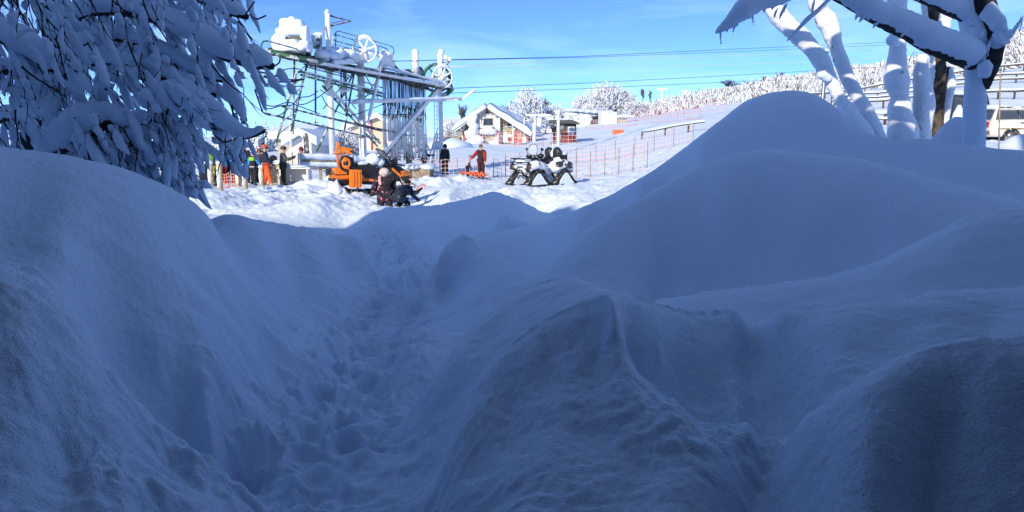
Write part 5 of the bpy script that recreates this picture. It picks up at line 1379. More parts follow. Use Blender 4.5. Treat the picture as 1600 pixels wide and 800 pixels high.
# chalet: gable towards us, ridge running away
dCh = 96
p0 = W(771, 221, dCh); cz = gz(p0.x, p0.y)
ch = thing('chalet', 'white gabled chalet with a thick snow roof, red pillars and stone side', 'building', (p0.x, p0.y, cz), R(-9))
u = dCh / FPX         # metres per photo pixel there
def cx(px): return (px - 771) * u
def czz(py): return (221 - py) * u * 1.01
H0 = 0
apex = (cx(763), czz(163)); le = (cx(715), czz(196)); re_ = (cx(827), czz(203))
m = MB(); m.prism([(cx(741), 0, czz(221) - .5), (cx(781), 0, -.5), (cx(781), 0, czz(176)), (apex[0], 0, apex[1] - .5), (cx(741), 0, czz(177))], (0, 9, 0)); bpart(ch, 'front_wall', m, 'wall_white')
m = MB(); m.prism([(cx(781) + .02, 1.1, -.5), (cx(822), 1.1, -.5), (cx(822), 1.1, czz(203)), (cx(781) + .02, 1.1, czz(178))], (0, 9, 0)); bpart(ch, 'side_wall', m, 'mortar')
m = MB(); m.prism([(cx(722), 1.6, -.5), (cx(741) - .02, 1.6, -.5), (cx(741) - .02, 1.6, czz(181)), (cx(722), 1.6, czz(194))], (0, 8, 0)); bpart(ch, 'side_wall', m, 'wall_white')
# stones of the side wall, each proud of the mortar
rs = random.Random(9); st_mesh = {}
for key in ('stone_a', 'stone_b', 'stone_c'):
    me_ = bpy.data.meshes.new('stone'); me_.from_pydata([(x * .5, y * .5, z * .5) for x in (-1, 1) for y in (-1, 1) for z in (-1, 1)], [], [(0, 1, 3, 2), (4, 6, 7, 5), (0, 4, 5, 1), (2, 3, 7, 6), (0, 2, 6, 4), (1, 5, 7, 3)]); me_.materials.append(M[key]); st_mesh[key] = me_
z = .1
while z < czz(180):
    x = cx(781.6); hh = rs.uniform(.34, .5)
    while x < cx(821):
        w_ = rs.uniform(.42, .85)
        top = czz(178) + (czz(203) - czz(178)) * ((x + w_ - cx(781)) / (cx(822) - cx(781)))
        win = cx(788) < x + w_ / 2 < cx(798) and czz(194) < z + hh / 2 < czz(186)
        gar = cx(803) < x + w_ / 2 < cx(814) and z < czz(205)
        if z + hh < top and not win and not gar and x + w_ < cx(803):
            o = bpy.data.objects.new('stone', st_mesh[rs.choice(('stone_a', 'stone_a', 'stone_b', 'stone_c'))]); COL.objects.link(o); o.parent = ch
            o.location = (x + w_ / 2, 1.1 - .03, z + hh / 2); o.scale = (w_ - .06, .16 + rs.uniform(0, .08), hh - .06)
        x += w_
    z += hh
# roof slabs and snow on them
def slab(a, b, th, y0, y1, mt, nm, off=0):
    d = Vector((b[0] - a[0], 0, b[1] - a[1])).normalized(); n_ = Vector((-d.z, 0, d.x)); n_ = n_ if n_.z > 0 else -n_
    A_ = Vector((a[0], y0, a[1])) + n_ * off; B_ = Vector((b[0], y0, b[1])) + n_ * off
    m = MB(); m.prism([A_, B_, B_ + n_ * th, A_ + n_ * th], (0, y1 - y0, 0)); return bpart(ch, nm, m, mt)
slab((apex[0] + .15, apex[1] - .45), (re_[0] + .2, re_[1] - .45), .22, -1.0, 11, 'wall_white', 'roof')
slab((apex[0] - .15, apex[1] - .45), (le[0] - .2, le[1] - .45), .22, -1.0, 11, 'wall_white', 'roof')
def roof_snow(a, b, y0, y1, th, seed):
    m = MB(); nx, ny = 18, 12; rr_ = random.Random(seed); d = Vector((b[0] - a[0], 0, b[1] - a[1])).normalized(); n_ = Vector((-d.z, 0, d.x)); n_ = n_ if n_.z > 0 else -n_
    vs = []
    for lay in (0, 1):
        for i in range(nx + 1):
            for j in range(ny + 1):
                e = min(1, 3.5 * min(j, ny - j) / ny + .75) * (min(1, 3 * (nx - i) / nx + .55))
                t_ = th * e * (1 + .10 * math.sin(i * .9 + j * .7 + seed)) if lay else 0
                q = Vector((a[0] + (b[0] - a[0]) * i / nx, y0 + (y1 - y0) * j / ny, a[1] + (b[1] - a[1]) * i / nx)) + n_ * (.23 + t_)
                vs.append(q)
    N = (nx + 1) * (ny + 1); fs = []
    for i in range(nx):
        for j in range(ny):
            q = i * (ny + 1) + j; fs.append((q + N, q + 1 + N, q + ny + 2 + N, q + ny + 1 + N)); fs.append((q, q + ny + 1, q + ny + 2, q + 1))
    for i in range(nx):
        for j in (0, ny):
            q = i * (ny + 1) + j; fs.append((q, q + ny + 1, q + ny + 1 + N, q + N))
    for j in range(ny):
        for i in (0, nx):
            q = i * (ny + 1) + j; fs.append((q, q + 1, q + 1 + N, q + N))
    m.add(vs, fs); bpart(ch, 'roof_snow', m, 'snow_cap', None, True)
roof_snow((apex[0] - .1, apex[1] - .45), (re_[0] + .3, re_[1] - .5), -1.25, 11.2, .75, 1)
roof_snow((apex[0] + .1, apex[1] - .45), (le[0] - .3, le[1] - .5), -1.25, 11.2, .75, 2)
for (a, b) in ((apex, re_), (apex, le)):      # dark rafters under the verge
    for k in range(9):
        q = (a[0] + (b[0] - a[0]) * (k + .4) / 9, a[1] + (b[1] - a[1]) * (k + .4) / 9)
        m = MB(); m.box((q[0], -.75, q[1] - .55), (.13, .6, .16)); bpart(ch, 'rafter_end', m, 'timber')
window(ch, (cx(763), -.08, czz(187)), 1.15, .85)
window(ch, (cx(793.5), 1.0, czz(190)), .6, .5)
m = MB(); m.prism([(cx(757), -.1, czz(174)), (cx(769), -.1, czz(174)), (cx(763), -.1, czz(169))], (0, .06, 0)); gw = bpart(ch, 'gable_window', m, 'timber')
m = MB(); m.box((cx(763), -.6, czz(196.5)), (1.9, 1.0, .12)); bl = bpart(ch, 'balcony', m, 'timber')
m = MB(); m.blob((cx(763), -.6, czz(200)), (1.35, .62, .55), 3, .1, 16, 10); m.blob((cx(763), -.7, czz(195.5)), (1.0, .55, .16), 4, .1); m.build('balcony_snow', M['snow_cap'], bl, True)
m = MB(); m.box((cx(763), -.03, czz(209)), (1.5, .12, 1.0)); dr = bpart(ch, 'entrance', m, 'wall_beige')
for xx, yy_, tp in ((722, 0.6, 197), (754, -.4, 207), (780, -.4, 206), (802, .6, 196), (821.5, .8, 197)):
    m = MB(); m.beam((cx(xx), yy_, -.4), (cx(xx), yy_, czz(tp)), .38, .38); pl = bpart(ch, 'pillar', m, 'wall_white')
    m = MB(); m.box((cx(xx) + .1, yy_ - .22, .9), (.24, .08, 1.75)); m.build('red_band', M['red_paint'], pl)
for xx, t0, t1 in ((721, 178, 197), (753, 184, 206), (802.5, 184, 196), (820.5, 181, 197), (834, 190, 221)):
    m = MB(); m.beam((cx(xx), -.9, czz(t1)), (cx(xx), -.9, czz(t0)), .14, .14); bpart(ch, 'snow_stake', m, 'board_white')
for a, b in (((725, 203), (730, 182)), ((728, 203), (733, 184)), ((731, 200), (735, 185))):
    m = MB(); m.beam((cx(a[0]), .4, czz(a[1])), (cx(b[0]), .4, czz(b[1])), .16, .2); bpart(ch, 'louvre', m, 'hut_dark')
m = MB(); m.box((cx(808), .98, czz(212)), (.95, .16, 1.5)); gd = bpart(ch, 'garage_door', m, 'wall_beige')
m = MB(); m.box((cx(808), .88, czz(217)), (.95, .06, .6)); m.build('red_panel', M['red_paint'], gd)
m = MB(); m.box((cx(790), .5, czz(212)), (1.6, .5, 1.0)); bpart(ch, 'snowy_wall', m, 'wall_white')
m = MB(); m.prism([(cx(803), 1.04, -.5), (cx(822) - .05, 1.04, -.5), (cx(822) - .05, 1.04, czz(204)), (cx(803), 1.04, czz(192))], (0, .05, 0)); bpart(ch, 'plaster_panel', m, 'wall_white')
m = MB(); m.box((cx(796), .22, czz(213)), (.5, .08, .6)); bpart(ch, 'hatch', m, 'red_dark')
m = MB()
for i in range(7): m.blob((cx(742) + .3 * math.sin(i * 2.2), -1.3 + .2 * math.cos(i), .1 + .55 * i), (1.15 - .13 * i, .8 - .07 * i, .65), 70 + i, .16, 12, 8)
bpart(ch, 'drifted_snow', m, 'snow_cap', None, True)
# ticket hut with lift return
ph = W(884, 224, 84); hz = gz(ph.x, ph.y); hut = thing('lift_hut', 'dark lift attendant hut with dark red base and snow roof', 'hut', (ph.x, ph.y, hz), R(-6)); uh = 84 / FPX
def hx(px): return (px - 884) * uh
def hzz(py): return (224 - py) * uh
m = MB(); m.box((0, .9, hzz(212)), (2.25, 1.8, 1.7)); bpart(hut, 'base', m, 'red_dark')
m = MB(); m.box((0, .9, hzz(202) + .1), (2.3, 1.84, .9)); bpart(hut, 'cabin', m, 'hut_dark')
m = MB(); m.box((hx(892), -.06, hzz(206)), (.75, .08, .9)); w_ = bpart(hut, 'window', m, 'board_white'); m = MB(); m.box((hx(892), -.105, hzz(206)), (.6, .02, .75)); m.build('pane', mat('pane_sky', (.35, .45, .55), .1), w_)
m = MB(); m.box((hx(868), -.05, hzz(210)), (.55, .08, 1.5)); bpart(hut, 'door', m, 'glass_dark')
m = MB(); m.box((hx(868) , -.12, hzz(217)), (.5, .08, .9)); bpart(hut, 'door_panel', m, 'red_paint')
m = MB(); m.prism([(hx(856), -.7, hzz(194)), (hx(906), -.7, hzz(196)), (hx(898), -.7, hzz(190)), (hx(864), -.7, hzz(190))], (0, 3.2, 0)); bpart(hut, 'roof', m, 'hut_dark')
m = MB()
for i in range(8): m.blob((hx(860 + 5.4 * i), .7, hzz(189)), (.5, 1.6, .42), 80 + i, .12, 12, 8, flat=.5)
bpart(hut, 'roof_snow', m, 'snow_cap', None, True)
pr = W(872, 226, 80); rz_ = gz(pr.x, pr.y); ret = thing('return_station', 'slim white lift return mast with sheave beam in front of the dark hut', 'ski lift', (pr.x, pr.y, rz_), 0); ur = 80 / FPX
def rx(px): return (px - 872) * ur
def rzz(py): return (226 - py) * ur
m = MB(); m.tube([(0, 0, -.4), (0, 0, rzz(178))], .16, 10); bpart(ret, 'mast', m, 'steel_white', None, True)
m = MB(); m.beam((rx(823), 0, rzz(180)), (rx(902), .3, rzz(184)), .2, .2); bpart(ret, 'sheave_beam', m, 'steel_white')
m = MB(); m.beam((rx(866), 0, rzz(174)), (rx(905), .3, rzz(190)), .12, .16); bpart(ret, 'sheave_beam', m, 'steel_white')
m = MB(); m.tube([(rx(843), 0, rzz(197)), (rx(843), 0, rzz(184))], .28, 14); bpart(ret, 'counterweight', m, 'steel_white', None, True)
m = MB(); m.tube([(rx(836), .1, rzz(222)), (rx(836), .1, rzz(182))], .1, 8); bpart(ret, 'second_mast', m, 'steel_white', None, True)
for i in range(6):
    m = MB(); m.ring((rx(826 + 13 * i), -.15, rzz(183.2)), (0, 1, 0), .06, .15, .1, 14); bpart(ret, 'sheave', m, 'steel_dark')
for x in (876, 879):
    m = MB(); m.beam((rx(x), -.2, 0.1), (rx(x), -.2, rzz(170)), .05, .05); bpart(ret, 'ladder_rail', m, 'steel_dark')
for k in range(14):
    m = MB(); m.beam((rx(876), -.2, .3 + .26 * k), (rx(879), -.2, .3 + .26 * k), .03, .03); bpart(ret, 'rung', m, 'steel_dark')
m = MB(); m.blob((rx(872), 0, rzz(176)), (.3, .3, .3), 3, .1); m.blob((rx(850), 0, rzz(181)), (.9, .2, .18), 4, .12); m.blob((rx(888), .2, rzz(179)), (1.2, .3, .2), 5, .15); bpart(ret, 'snow_cap', m, 'snow_cap', None, True)
# long low building and white block to the right
pl_ = W(900, 190, 140); lz = gz(pl_.x, pl_.y); ul = 140 / FPX
lb_ = thing('long_shed', 'long low building with a domed snow roof and an open bay whose shade is a dark block', 'building', (pl_.x, pl_.y, lz), 0)
def lx(px): return (px - 900) * ul
def lzz(py): return (190 - py) * ul + (W(900, 190, 140).z - lz)
m = MB(); m.prism([(lx(835), 0, -1), (lx(938), 0, -1), (lx(938), 0, lzz(180)), (lx(880), 0, lzz(175)), (lx(835), 0, lzz(178))], (0, 10, 0)); bpart(lb_, 'wall', m, 'wall_white')
m = MB(); m.box((lx(930), -.1, lzz(188)), (1.7, .3, 1.5)); by_ = bpart(lb_, 'bay_dark_block', m, 'glass_dark'); m = MB(); m.box((lx(930), -.2, lzz(190)), (1.2, .3, .7)); m.build('parked_sled', M['metal_grey'], by_)  # solid dark block stands in for the shaded inside of the bay
m = MB(); m.beam((lx(922), -.3, lzz(194)), (lx(925), -.3, lzz(182)), .2, .2); bpart(lb_, 'bay_post', m, 'steel_dark')
m = MB()
for i in range(12): m.blob((lx(832 + 9.6 * i), 4, lzz(177 - 3.5 * math.sin(math.pi * i / 11))), (1.4, 5.5, .65), 90 + i, .06, 12, 8, flat=.4)
bpart(lb_, 'roof_snow', m, 'snow_cap', None, True)
pw = W(952, 192, 132); t = thing('white_block', 'plain white box shaped building with snow piled on its roof', 'building', (pw.x, pw.y, gz(pw.x, pw.y)), R(5)); uw = 132 / FPX
zt = W(952, 175, 132).z - gz(pw.x, pw.y)
m = MB(); m.box((0, 1.5, zt / 2 - .4), (24 * uw, 3, zt + .8)); bpart(t, 'wall', m, 'wall_white'); m = MB(); m.blob((0, 1.5, zt), (12.4 * uw, 1.7, .35), 3, .05, 16, 8, flat=.5); bpart(t, 'roof_snow', m, 'snow_cap', None, True)
m = MB(); m.box((12.6 * uw + .9, 1.2, .7), (1.8, 1.6, 1.2)); bpart(t, 'lean_to', m, 'wall_beige')
m = MB(); m.blob((12 * uw + 1.6, 1.0, 1.3), (2.3, 1.6, .5), 6, .1, 14, 8, flat=.4); bpart(t, 'lean_to_snow', m, 'snow_cap', None, True)
# buildings at the left behind the lift
def simple_house(name, label, px0, px1, ptop, peave, d, wall, yaw=0, depth=7, ridge_x=None, extras=None):
    pm = W((px0 + px1) / 2, peave, d); g_ = gz(pm.x, pm.y); uu = d / FPX; w_ = (px1 - px0) * uu
    t = thing(name, label, 'building', (pm.x, pm.y, g_), R(yaw)); he = pm.z - g_; ht = W(0, ptop, d).z - g_
    if ridge_x is None:   # ridge across the view
        m = MB(); m.prism([(-w_ / 2, 0, -.5), (-w_ / 2, depth, -.5), (-w_ / 2, depth, he), (-w_ / 2, depth / 2, ht - .5), (-w_ / 2, 0, he)], (w_, 0, 0)); bpart(t, 'wall', m, wall)
        for y0, y1 in ((-.5, depth / 2), (depth + .5, depth / 2)):
            m = MB(); z0 = he - .15
            m.prism([(-w_ / 2 - .5, y0, z0), (-w_ / 2 - .5, y1, ht - .42), (-w_ / 2 - .5, y1, ht), (-w_ / 2 - .5, y0, z0 + .55)], (w_ + 1, 0, 0)); bpart(t, 'roof_snow', m, 'snow_cap')
    else:
        m = MB(); m.prism([(-w_ / 2, 0, -.5), (w_ / 2, 0, -.5), (w_ / 2, 0, he), (ridge_x * w_ / 2, 0, ht - .5), (-w_ / 2, 0, he)], (0, depth, 0)); bpart(t, 'wall', m, wall)
        for sx in (-1, 1):
            m = MB(); m.prism([(sx * (w_ / 2 + .5), -.6, he - .2), (ridge_x * w_ / 2, -.6, ht - .45), (ridge_x * w_ / 2, -.6, ht), (sx * (w_ / 2 + .5), -.6, he + .35)], (0, depth + 1.2, 0)); bpart(t, 'roof_snow', m, 'snow_cap')
    return t, uu, he, ht, w_
t, uu, he, ht, w_ = simple_house('tan_house', 'tan rendered house with a red framed door behind the lift posts', 545, 612, 176, 200, 70, 'wall_tan', 0, 8, .35)
m = MB(); m.box(((577 - 578.5) * uu, -.05, 1.2), (.5, .1, 3.0)); dd = bpart(t, 'door', m, 'wall_white'); m = MB(); m.box(((580 - 578.5) * uu, -.06, 1.2), (.14, .16, 3.0)); m.build('red_frame', M['red_paint'], dd)
t, uu, he, ht, w_ = simple_house('beige_cabin', 'beige cabin with a snow roof and dark window behind the queue', 434, 478, 192, 214, 52, 'wall_beige', 0, 6)
window(t, ((467 - 456) * uu, -.06, he - .45), .55, .5)
t, uu, he, ht, w_ = simple_house('shed_with_gable', 'small white gabled shed just left of the main mast', 456, 486, 200, 222, 48, 'wall_white', 0, 5, .0)
m = MB(); m.box((.2, -.05, .8), (.5, .1, 1.1)); bpart(t, 'door', m, 'red_dark')
t, uu, he, ht, w_ = simple_house('stone_cottage', 'small stone cottage with a snow roof left of the chalet', 690, 727, 184, 196, 120, 'stone_b', 0, 7)
t, uu, he, ht, w_ = simple_house('left_house', 'pale house with brickwork seen through the twigs at far left', 222, 252, 206, 222, 55, 'wall_white', 0, 6)
for r_ in range(4):
    for k in range(5):
        m = MB(); m.box((-.55 + .3 * k + .12 * (r_ % 2), -.02, he - .3 - .22 * r_), (.24, .05, .14)); bpart(t, 'brick', m, 'wall_beige')
t = thing('snow_dome', 'big smooth snow covered mound of a buried shed behind the far post', 'snow heap', tuple(on_ground(700, 74)), 0)
m = MB(); m.blob((0, 2, 0), (2.6, 3.2, 1.0), 3, .05, 22, 12, flat=.6); m.build('snow_heap', M['snow_cap'], t, True); m = MB(); m.box((0, 2.4, .5), (2.4, 3, 1.2)); m.build('shed', M['wood_grey'], t)
# timber rail on the slope, guard rails on the hill road
def guard_rail(label, pts, rails, post_h, mt='wood_grey', every=1, rail_h=.14, snow=True, group='guard rails along the hill road'):
    t = thing('guard_rail', label, 'guard rail', tuple(pts[0]), 0, group, True)
    for i, p in enumerate(pts):
        if i % every == 0:
            m = MB(); m.beam(p - Vector((0, 0, .4)), p + Vector((0, 0, post_h)), .14, .14); m.build('post', M[mt], t)
    for r_ in rails:
        for a, b in zip(pts[:-1], pts[1:]):
            m = MB(); m.beam(a + Vector((0, -.1, r_)), b + Vector((0, -.1, r_)), .08, rail_h); o_ = m.build('rail', M[mt], t)
        if snow:
            m = MB(); q = [p + Vector((0, -.1, r_ + rail_h * .8)) for p in pts]; m.tube(q, [.1 * rn.uniform(.7, 1.2) for _ in q], 6); m.build('rail_snow', M['snow_cap'], t, True)
    return t
guard_rail('brown timber rail climbing towards the big mound on the slope', line_pts((1001, 70), (1096, 62), 9), (.7,), .7, 'bark_brown', 3, .12, True)
guard_rail('lowest timber guard rail on the hill between the snowy trunks', line_pts((1290, 48), (1480, 46), 10), (.35, .7), .8, 'bark_brown', 1, .1)
guard_rail('middle timber guard rail on the hill road', line_pts((1295, 84), (1620, 72), 14), (.8,), .9, 'bark_brown', 1, .2)
guard_rail('upper timber guard rail on the hill road', line_pts((1290, 112), (1640, 92), 16), (.5, 1.1), 1.2, 'bark_brown', 1, .2)
guard_rail('topmost far guard rail at the foot of the wood', line_pts((1250, 150), (1640, 118), 14), (1.1,), 1.2, 'bark_brown', 1, .26)
# far pylons
for px, yt, d, lb in ((1030, 139, 225, 'larger white T shaped lift pylon on the skyline'), (1066, 142, 275, 'smaller white T shaped lift pylon farther right on the skyline')):
    p = on_ground(px, d); top = W(px, yt, d).z - p.z; t = thing('lift_pylon', lb, 'pylon', tuple(p), 0, 'lift pylons on the skyline')
    k = d / 225
    m = MB(); m.tube([(0, 0, -.5), (0, 0, top)], .38 * k, 8); m.build('mast', M['steel_white'], t, True); m = MB(); m.beam((-1.6, 0, top), (1.6, 0, top), .5, .45); m.build('crossarm', M['steel_white'], t)

# ------------------------------------------------------------------ vegetation
def fast_mesh(name, verts, quads, mats, mi=None, parent=None, smooth=False, origin=None, kind=None):
    verts = np.asarray(verts, float)
    if origin is not None: verts = verts - np.array(origin)
    me = bpy.data.meshes.new(name)
    me.vertices.add(len(verts)); me.vertices.foreach_set('co', verts.ravel())
    k = quads.shape[1]
    me.loops.add(quads.size); me.loops.foreach_set('vertex_index', quads.ravel().astype(np.int32))
    me.polygons.add(len(quads)); me.polygons.foreach_set('loop_start', (np.arange(len(quads)) * k).astype(np.int32))
    for m in mats: me.materials.append(m)
    if mi is not None: me.polygons.foreach_set('material_index', np.asarray(mi, np.int32))
    if smooth: me.polygons.foreach_set('use_smooth', np.ones(len(quads), bool))
    me.update(calc_edges=True)
    o = bpy.data.objects.new(name, me); COL.objects.link(o)
    if origin is not None: o.location = origin
    if parent is not None: o.parent = parent
    if kind: o['kind'] = kind
    return o
def sticks(a, b, r0, r1):
    """three-sided tapered sticks; returns verts, quads"""
    a = np.asarray(a, float); b = np.asarray(b, float)
    d = b - a; d /= np.linalg.norm(d, axis=1)[:, None] + 1e-9
    h = np.where(np.abs(d[:, 2:3]) < .9, np.array([[0, 0, 1.]]), np.array([[0, 1., 0]]))
    u = np.cross(d, h); u /= np.linalg.norm(u, axis=1)[:, None]; v = np.cross(d, u)
    n = len(a); vs = np.empty((n, 6, 3))
    for j in range(3):
        an = 2 * math.pi * j / 3; o = u * math.cos(an) + v * math.sin(an)
        vs[:, j] = a + o * np.asarray(r0).reshape(-1, 1); vs[:, 3 + j] = b + o * np.asarray(r1).reshape(-1, 1)
    q = np.array([[0, 1, 4, 3], [1, 2, 5, 4], [2, 0, 3, 5]])
    return vs.reshape(-1, 3), (np.arange(n)[:, None, None] * 6 + q[None]).reshape(-1, 4)
NR = np.random.RandomState(3)

# ---- snow-plastered trunks and boughs given as (photo x, photo y, distance, width in px)
def limb_pts(spec, n=7):
    pts = smooth_pts([W(px, py, d) for px, py, d, w in spec], n)
    k = len(spec); ws = []
    for i in range(k - 1):
        for j in range(n): ws.append(spec[i][3] + (spec[i + 1][3] - spec[i][3]) * j / n)
    ws.append(spec[-1][3])
    return pts, [w / 2 * p.y / FPX for w, p in zip(ws, pts)]
lseed = [100]
def limb(t, spec, name='limb', bark='bark', bark_k=.72, snow_k=.95, off=(-.42, -.35, .35), lump=.2, n=14, drips=0, cover=(0, 1)):
    pts, rad = limb_pts(spec); lseed[0] += 1
    rnd = random.Random(lseed[0])
    m = MB(); m.tube(pts, [r * bark_k * rnd.uniform(.93, 1.07) for r in rad], n); lo = m.build(name, M[bark], t, True)
    k = len(pts); a = int(cover[0] * (k - 1)); b = int(cover[1] * (k - 1)) + 1
    o = Vector(off); ph = [rnd.uniform(0, 6.3) for _ in range(4)]
    sp = []; sr = []
    for i in range(a, b):
        r = rad[i]; q = 1 + lump * (math.sin(i * .33 + ph[0]) * .55 + math.sin(i * .71 + ph[1]) * .3 + rnd.uniform(-.22, .22))
        if cover != (0, 1) or name != 'trunk':
            e = min(i - a, b - 1 - i); q *= (.35, .8, 1)[min(e, 2)]
        sp.append(pts[i] + o * r * rnd.uniform(.85, 1.15)); sr.append(r * snow_k * q)
    m = MB(); m.tube(sp, sr, n)
    # hanging clots along the lower edge
    for _ in range(drips):
        i = rnd.randrange(1, len(sp) - 1); c = sp[i] + Vector((rnd.uniform(-.5, .5), -.2, -.75)) * sr[i]
        m.tube([c + Vector((0, 0, sr[i] * .5)), c, c - Vector((rnd.uniform(-.1, .5) * sr[i], 0, sr[i] * rnd.uniform(.3, .7)))], [sr[i] * .45, sr[i] * .3, .004], 7)
    m.build('limb_snow', M['trunk_snow'] if name in ('trunk', 'snowy_stem') and spec[0][2] > 10 else M['snow_cap'], lo, True)
    return lo
def twig_cloud(starts, dirs, lens, sway, bark_r, snow_r, rnd, mb_bark, mb_snow, lobes=(1, 3), side=(-.35, -.45, .35), bare=0.12):
    for s_, d_, L in zip(starts, dirs, lens):
        p = Vector(s_); d = Vector(d_).normalized(); pts = [p.copy()]; n = 6
        for i in range(n):
            d = (d + Vector((rnd.uniform(-sway, sway), rnd.uniform(-sway, sway), -.10 + rnd.uniform(-sway, sway)))).normalized()
            p = p + d * (L / n); pts.append(p.copy())
        mb_bark.tube(pts, [bark_r * (1 - .7 * i / n) for i in range(n + 1)], 4, cap=False)
        for _ in range(2):   # bare side shoots
            i = rnd.randrange(2, n + 1); q = pts[i]; e = (d + Vector((rnd.uniform(-.7, .9), rnd.uniform(-.5, .5), rnd.uniform(-.6, .5)))).normalized() * L * rnd.uniform(.15, .4)
            mb_bark.tube([q, q + e * .5 + Vector((0, 0, -.01)), q + e], [bark_r * .45, bark_r * .35, bark_r * .15], 3, cap=False)
        if rnd.random() < bare: continue
        fine = smooth_pts(pts, 3); N = len(fine); k = rnd.randint(*lobes); cuts = sorted([0, N - 1] + [rnd.randrange(3, N - 3) for _ in range(k - 1)])
        for a, b in zip(cuts[:-1], cuts[1:]):
            if b - a < 3: continue
            r = snow_r * rnd.uniform(.6, 1.35) * min(1.0, .55 + (b - a) / N)
            sp, sr = [], []
            sk = rnd.uniform(.8, 1.8)
            for i in range(a, b + 1):
                u = (i - a) / (b - a); q = math.sin(math.pi * min(1, max(0, u ** sk))) ** .62
                rr = max(.0015, r * q * rnd.uniform(.86, 1.14))
                sp.append(fine[i] + Vector(side) * rr * 1.1 + Vector((0, 0, -.0))); sr.append(rr)
            mb_snow.tube(sp, sr, 7, cap=False)

# ---- the big drooping tree at the upper left
lt_base = on_ground(20, 7.0)
ltree = thing('drooping_tree', 'large tree at upper left, its drooping twigs weighed down with snow', 'tree', tuple(lt_base), 0, None, True)
tb = W(45, 250, 6.9)
m = MB(); pts, rad = limb_pts([(30, 330, 6.9, 46), (48, 230, 6.9, 40), (80, 140, 6.9, 36), (85, 60, 6.9, 32), (70, -60, 6.9, 28), (60, -260, 7, 22), (40, -420, 7, 12)]); m.tube(pts, rad, 14); m.build('trunk', M['bark'], ltree, True)
LB = [
 [(60, 285, 5.6, 40), (88, 238, 5.5, 46), (128, 208, 5.5, 50), (172, 188, 5.5, 44), (205, 196, 5.5, 30), (235, 186, 5.6, 20)],
 [(235, 150, 6.1, 20), (290, 158, 5.5, 44), (330, 178, 5.4, 44), (358, 200, 5.4, 32), (385, 213, 5.4, 18), (414, 204, 5.4, 13)],
 [(-60, 20, 5.6, 40), (-10, 50, 5.6, 42), (35, 72, 5.6, 44), (65, 92, 5.6, 38), (86, 118, 5.65, 22)],
 [(80, 60, 6.8, 26), (140, 20, 6.4, 30), (220, 22, 6.0, 34), (300, 55, 5.7, 38), (355, 85, 5.6, 44), (400, 98, 5.5, 40), (428, 104, 5.5, 18)],
 [(120, -40, 6.4, 28), (220, -30, 6.0, 32), (300, -8, 5.8, 34), (350, 14, 5.7, 30), (388, 27, 5.7, 16)],
 [(85, 130, 6.8, 20), (150, 95, 6.3, 28), (220, 105, 6.0, 32), (285, 130, 5.8, 30), (335, 150, 5.7, 20)],
 [(80, 150, 6.7, 18), (40, 120, 6.2, 26), (0, 110, 5.9, 30), (-50, 130, 5.7, 24)],
 [(90, 100, 6.8, 18), (150, 60, 6.4, 24), (200, 62, 6.1, 26), (260, 85, 5.9, 26), (310, 112, 5.8, 22), (352, 128, 5.7, 12)],
 [(75, 190, 6.8, 18), (30, 180, 6.4, 26), (-10, 190, 6.0, 26), (-50, 210, 5.8, 20)],
 [(75, 20, 6.9, 20), (30, -10, 6.4, 26), (-20, 0, 6.0, 28)],
 [(75, -20, 6.9, 24), (150, -70, 6.6, 28), (260, -90, 6.2, 28), (360, -70, 5.9, 20)],
 [(70, -100, 6.9, 22), (0, -140, 6.4, 26), (-90, -120, 6, 20)],
 [(66, -160, 7, 20), (180, -220, 6.8, 24), (320, -220, 6.4, 22), (430, -180, 6.2, 12)],
 [(240, 160, 6.0, 20), (262, 195, 5.9, 22), (280, 235, 5.85, 18), (292, 270, 5.8, 10)],
 [(170, 182, 6.1, 18), (190, 215, 6.0, 22), (205, 250, 5.9, 16), (214, 275, 5.9, 8)],
 [(352, 120, 5.7, 10), (362, 148, 5.7, 24), (374, 168, 5.7, 26), (384, 190, 5.7, 12)],
 [(330, 165, 5.8, 12), (340, 185, 5.75, 24), (352, 212, 5.7, 30), (356, 232, 5.7, 12)],
]
for i, sp_c in enumerate(LB): limb(ltree, sp_c, 'bough', 'bark', .5, .86, (-.15, -.18, .6), .26, 12)
rt = random.Random(21)
mbk, msn = MB(), MB()
starts, dirs, lens = [], [], []
def gap(px, py):
    for gx, gy, gr in ((252, 40, 13), (236, 70, 12), (150, 60, 9), (395, 150, 26), (412, 60, 18), (318, 190, 8), (228, 96, 8), (300, 100, 7), (170, 178, 6), (345, 60, 6)):
        if math.hypot(px - gx, py - gy) < gr: return True
    return False
def start_at(px, py, d, dx=.5, L=None, spread=.35):
    starts.append(W(px, py, d)); dirs.append((dx + rt.uniform(-spread, spread), rt.uniform(-.3, .3), -rt.uniform(.45, 1.0))); lens.append(L or rt.uniform(.16, .46))
for _ in range(430):
    px = rt.uniform(-60, 390); 
    top = -70; bot = 188 + .10 * px if px < 300 else 190 - (px - 300) * .9
    py = rt.uniform(top, bot)
    if px > 330 and (py > 95 or rt.random() < .5): continue
    if px > 290 and py > 170: continue
    if gap(px, py): continue
    if px < 130 and py > 60 and rt.random() < .6: continue
    dd_ = rt.uniform(5.1, 7.0)
    if 40 < px < 240 and 100 < py < 260: dd_ = rt.uniform(5.3, 7.0)
    start_at(px, py, dd_, .45 if px > 60 else rt.uniform(-.25, .45))
for sp_c in LB[:10] + LB[13:]:      # twigs hang from every bough
    pts, rad = limb_pts(sp_c, 5)
    for i in range(1, len(pts)):
        for _ in range(2 if i % 2 else 1):
            p = pts[i]
            if p.x / p.y > -.44 and rt.random() < .72: continue
            starts.append(p + Vector((rt.uniform(-.05, .05), rt.uniform(-.1, .1), -rad[i] * .3))); dirs.append((rt.uniform(.0, .8), rt.uniform(-.4, .3), -rt.uniform(.4, 1))); lens.append(rt.uniform(.14, .36) if p.x > -2.6 else rt.uniform(.2, .5))
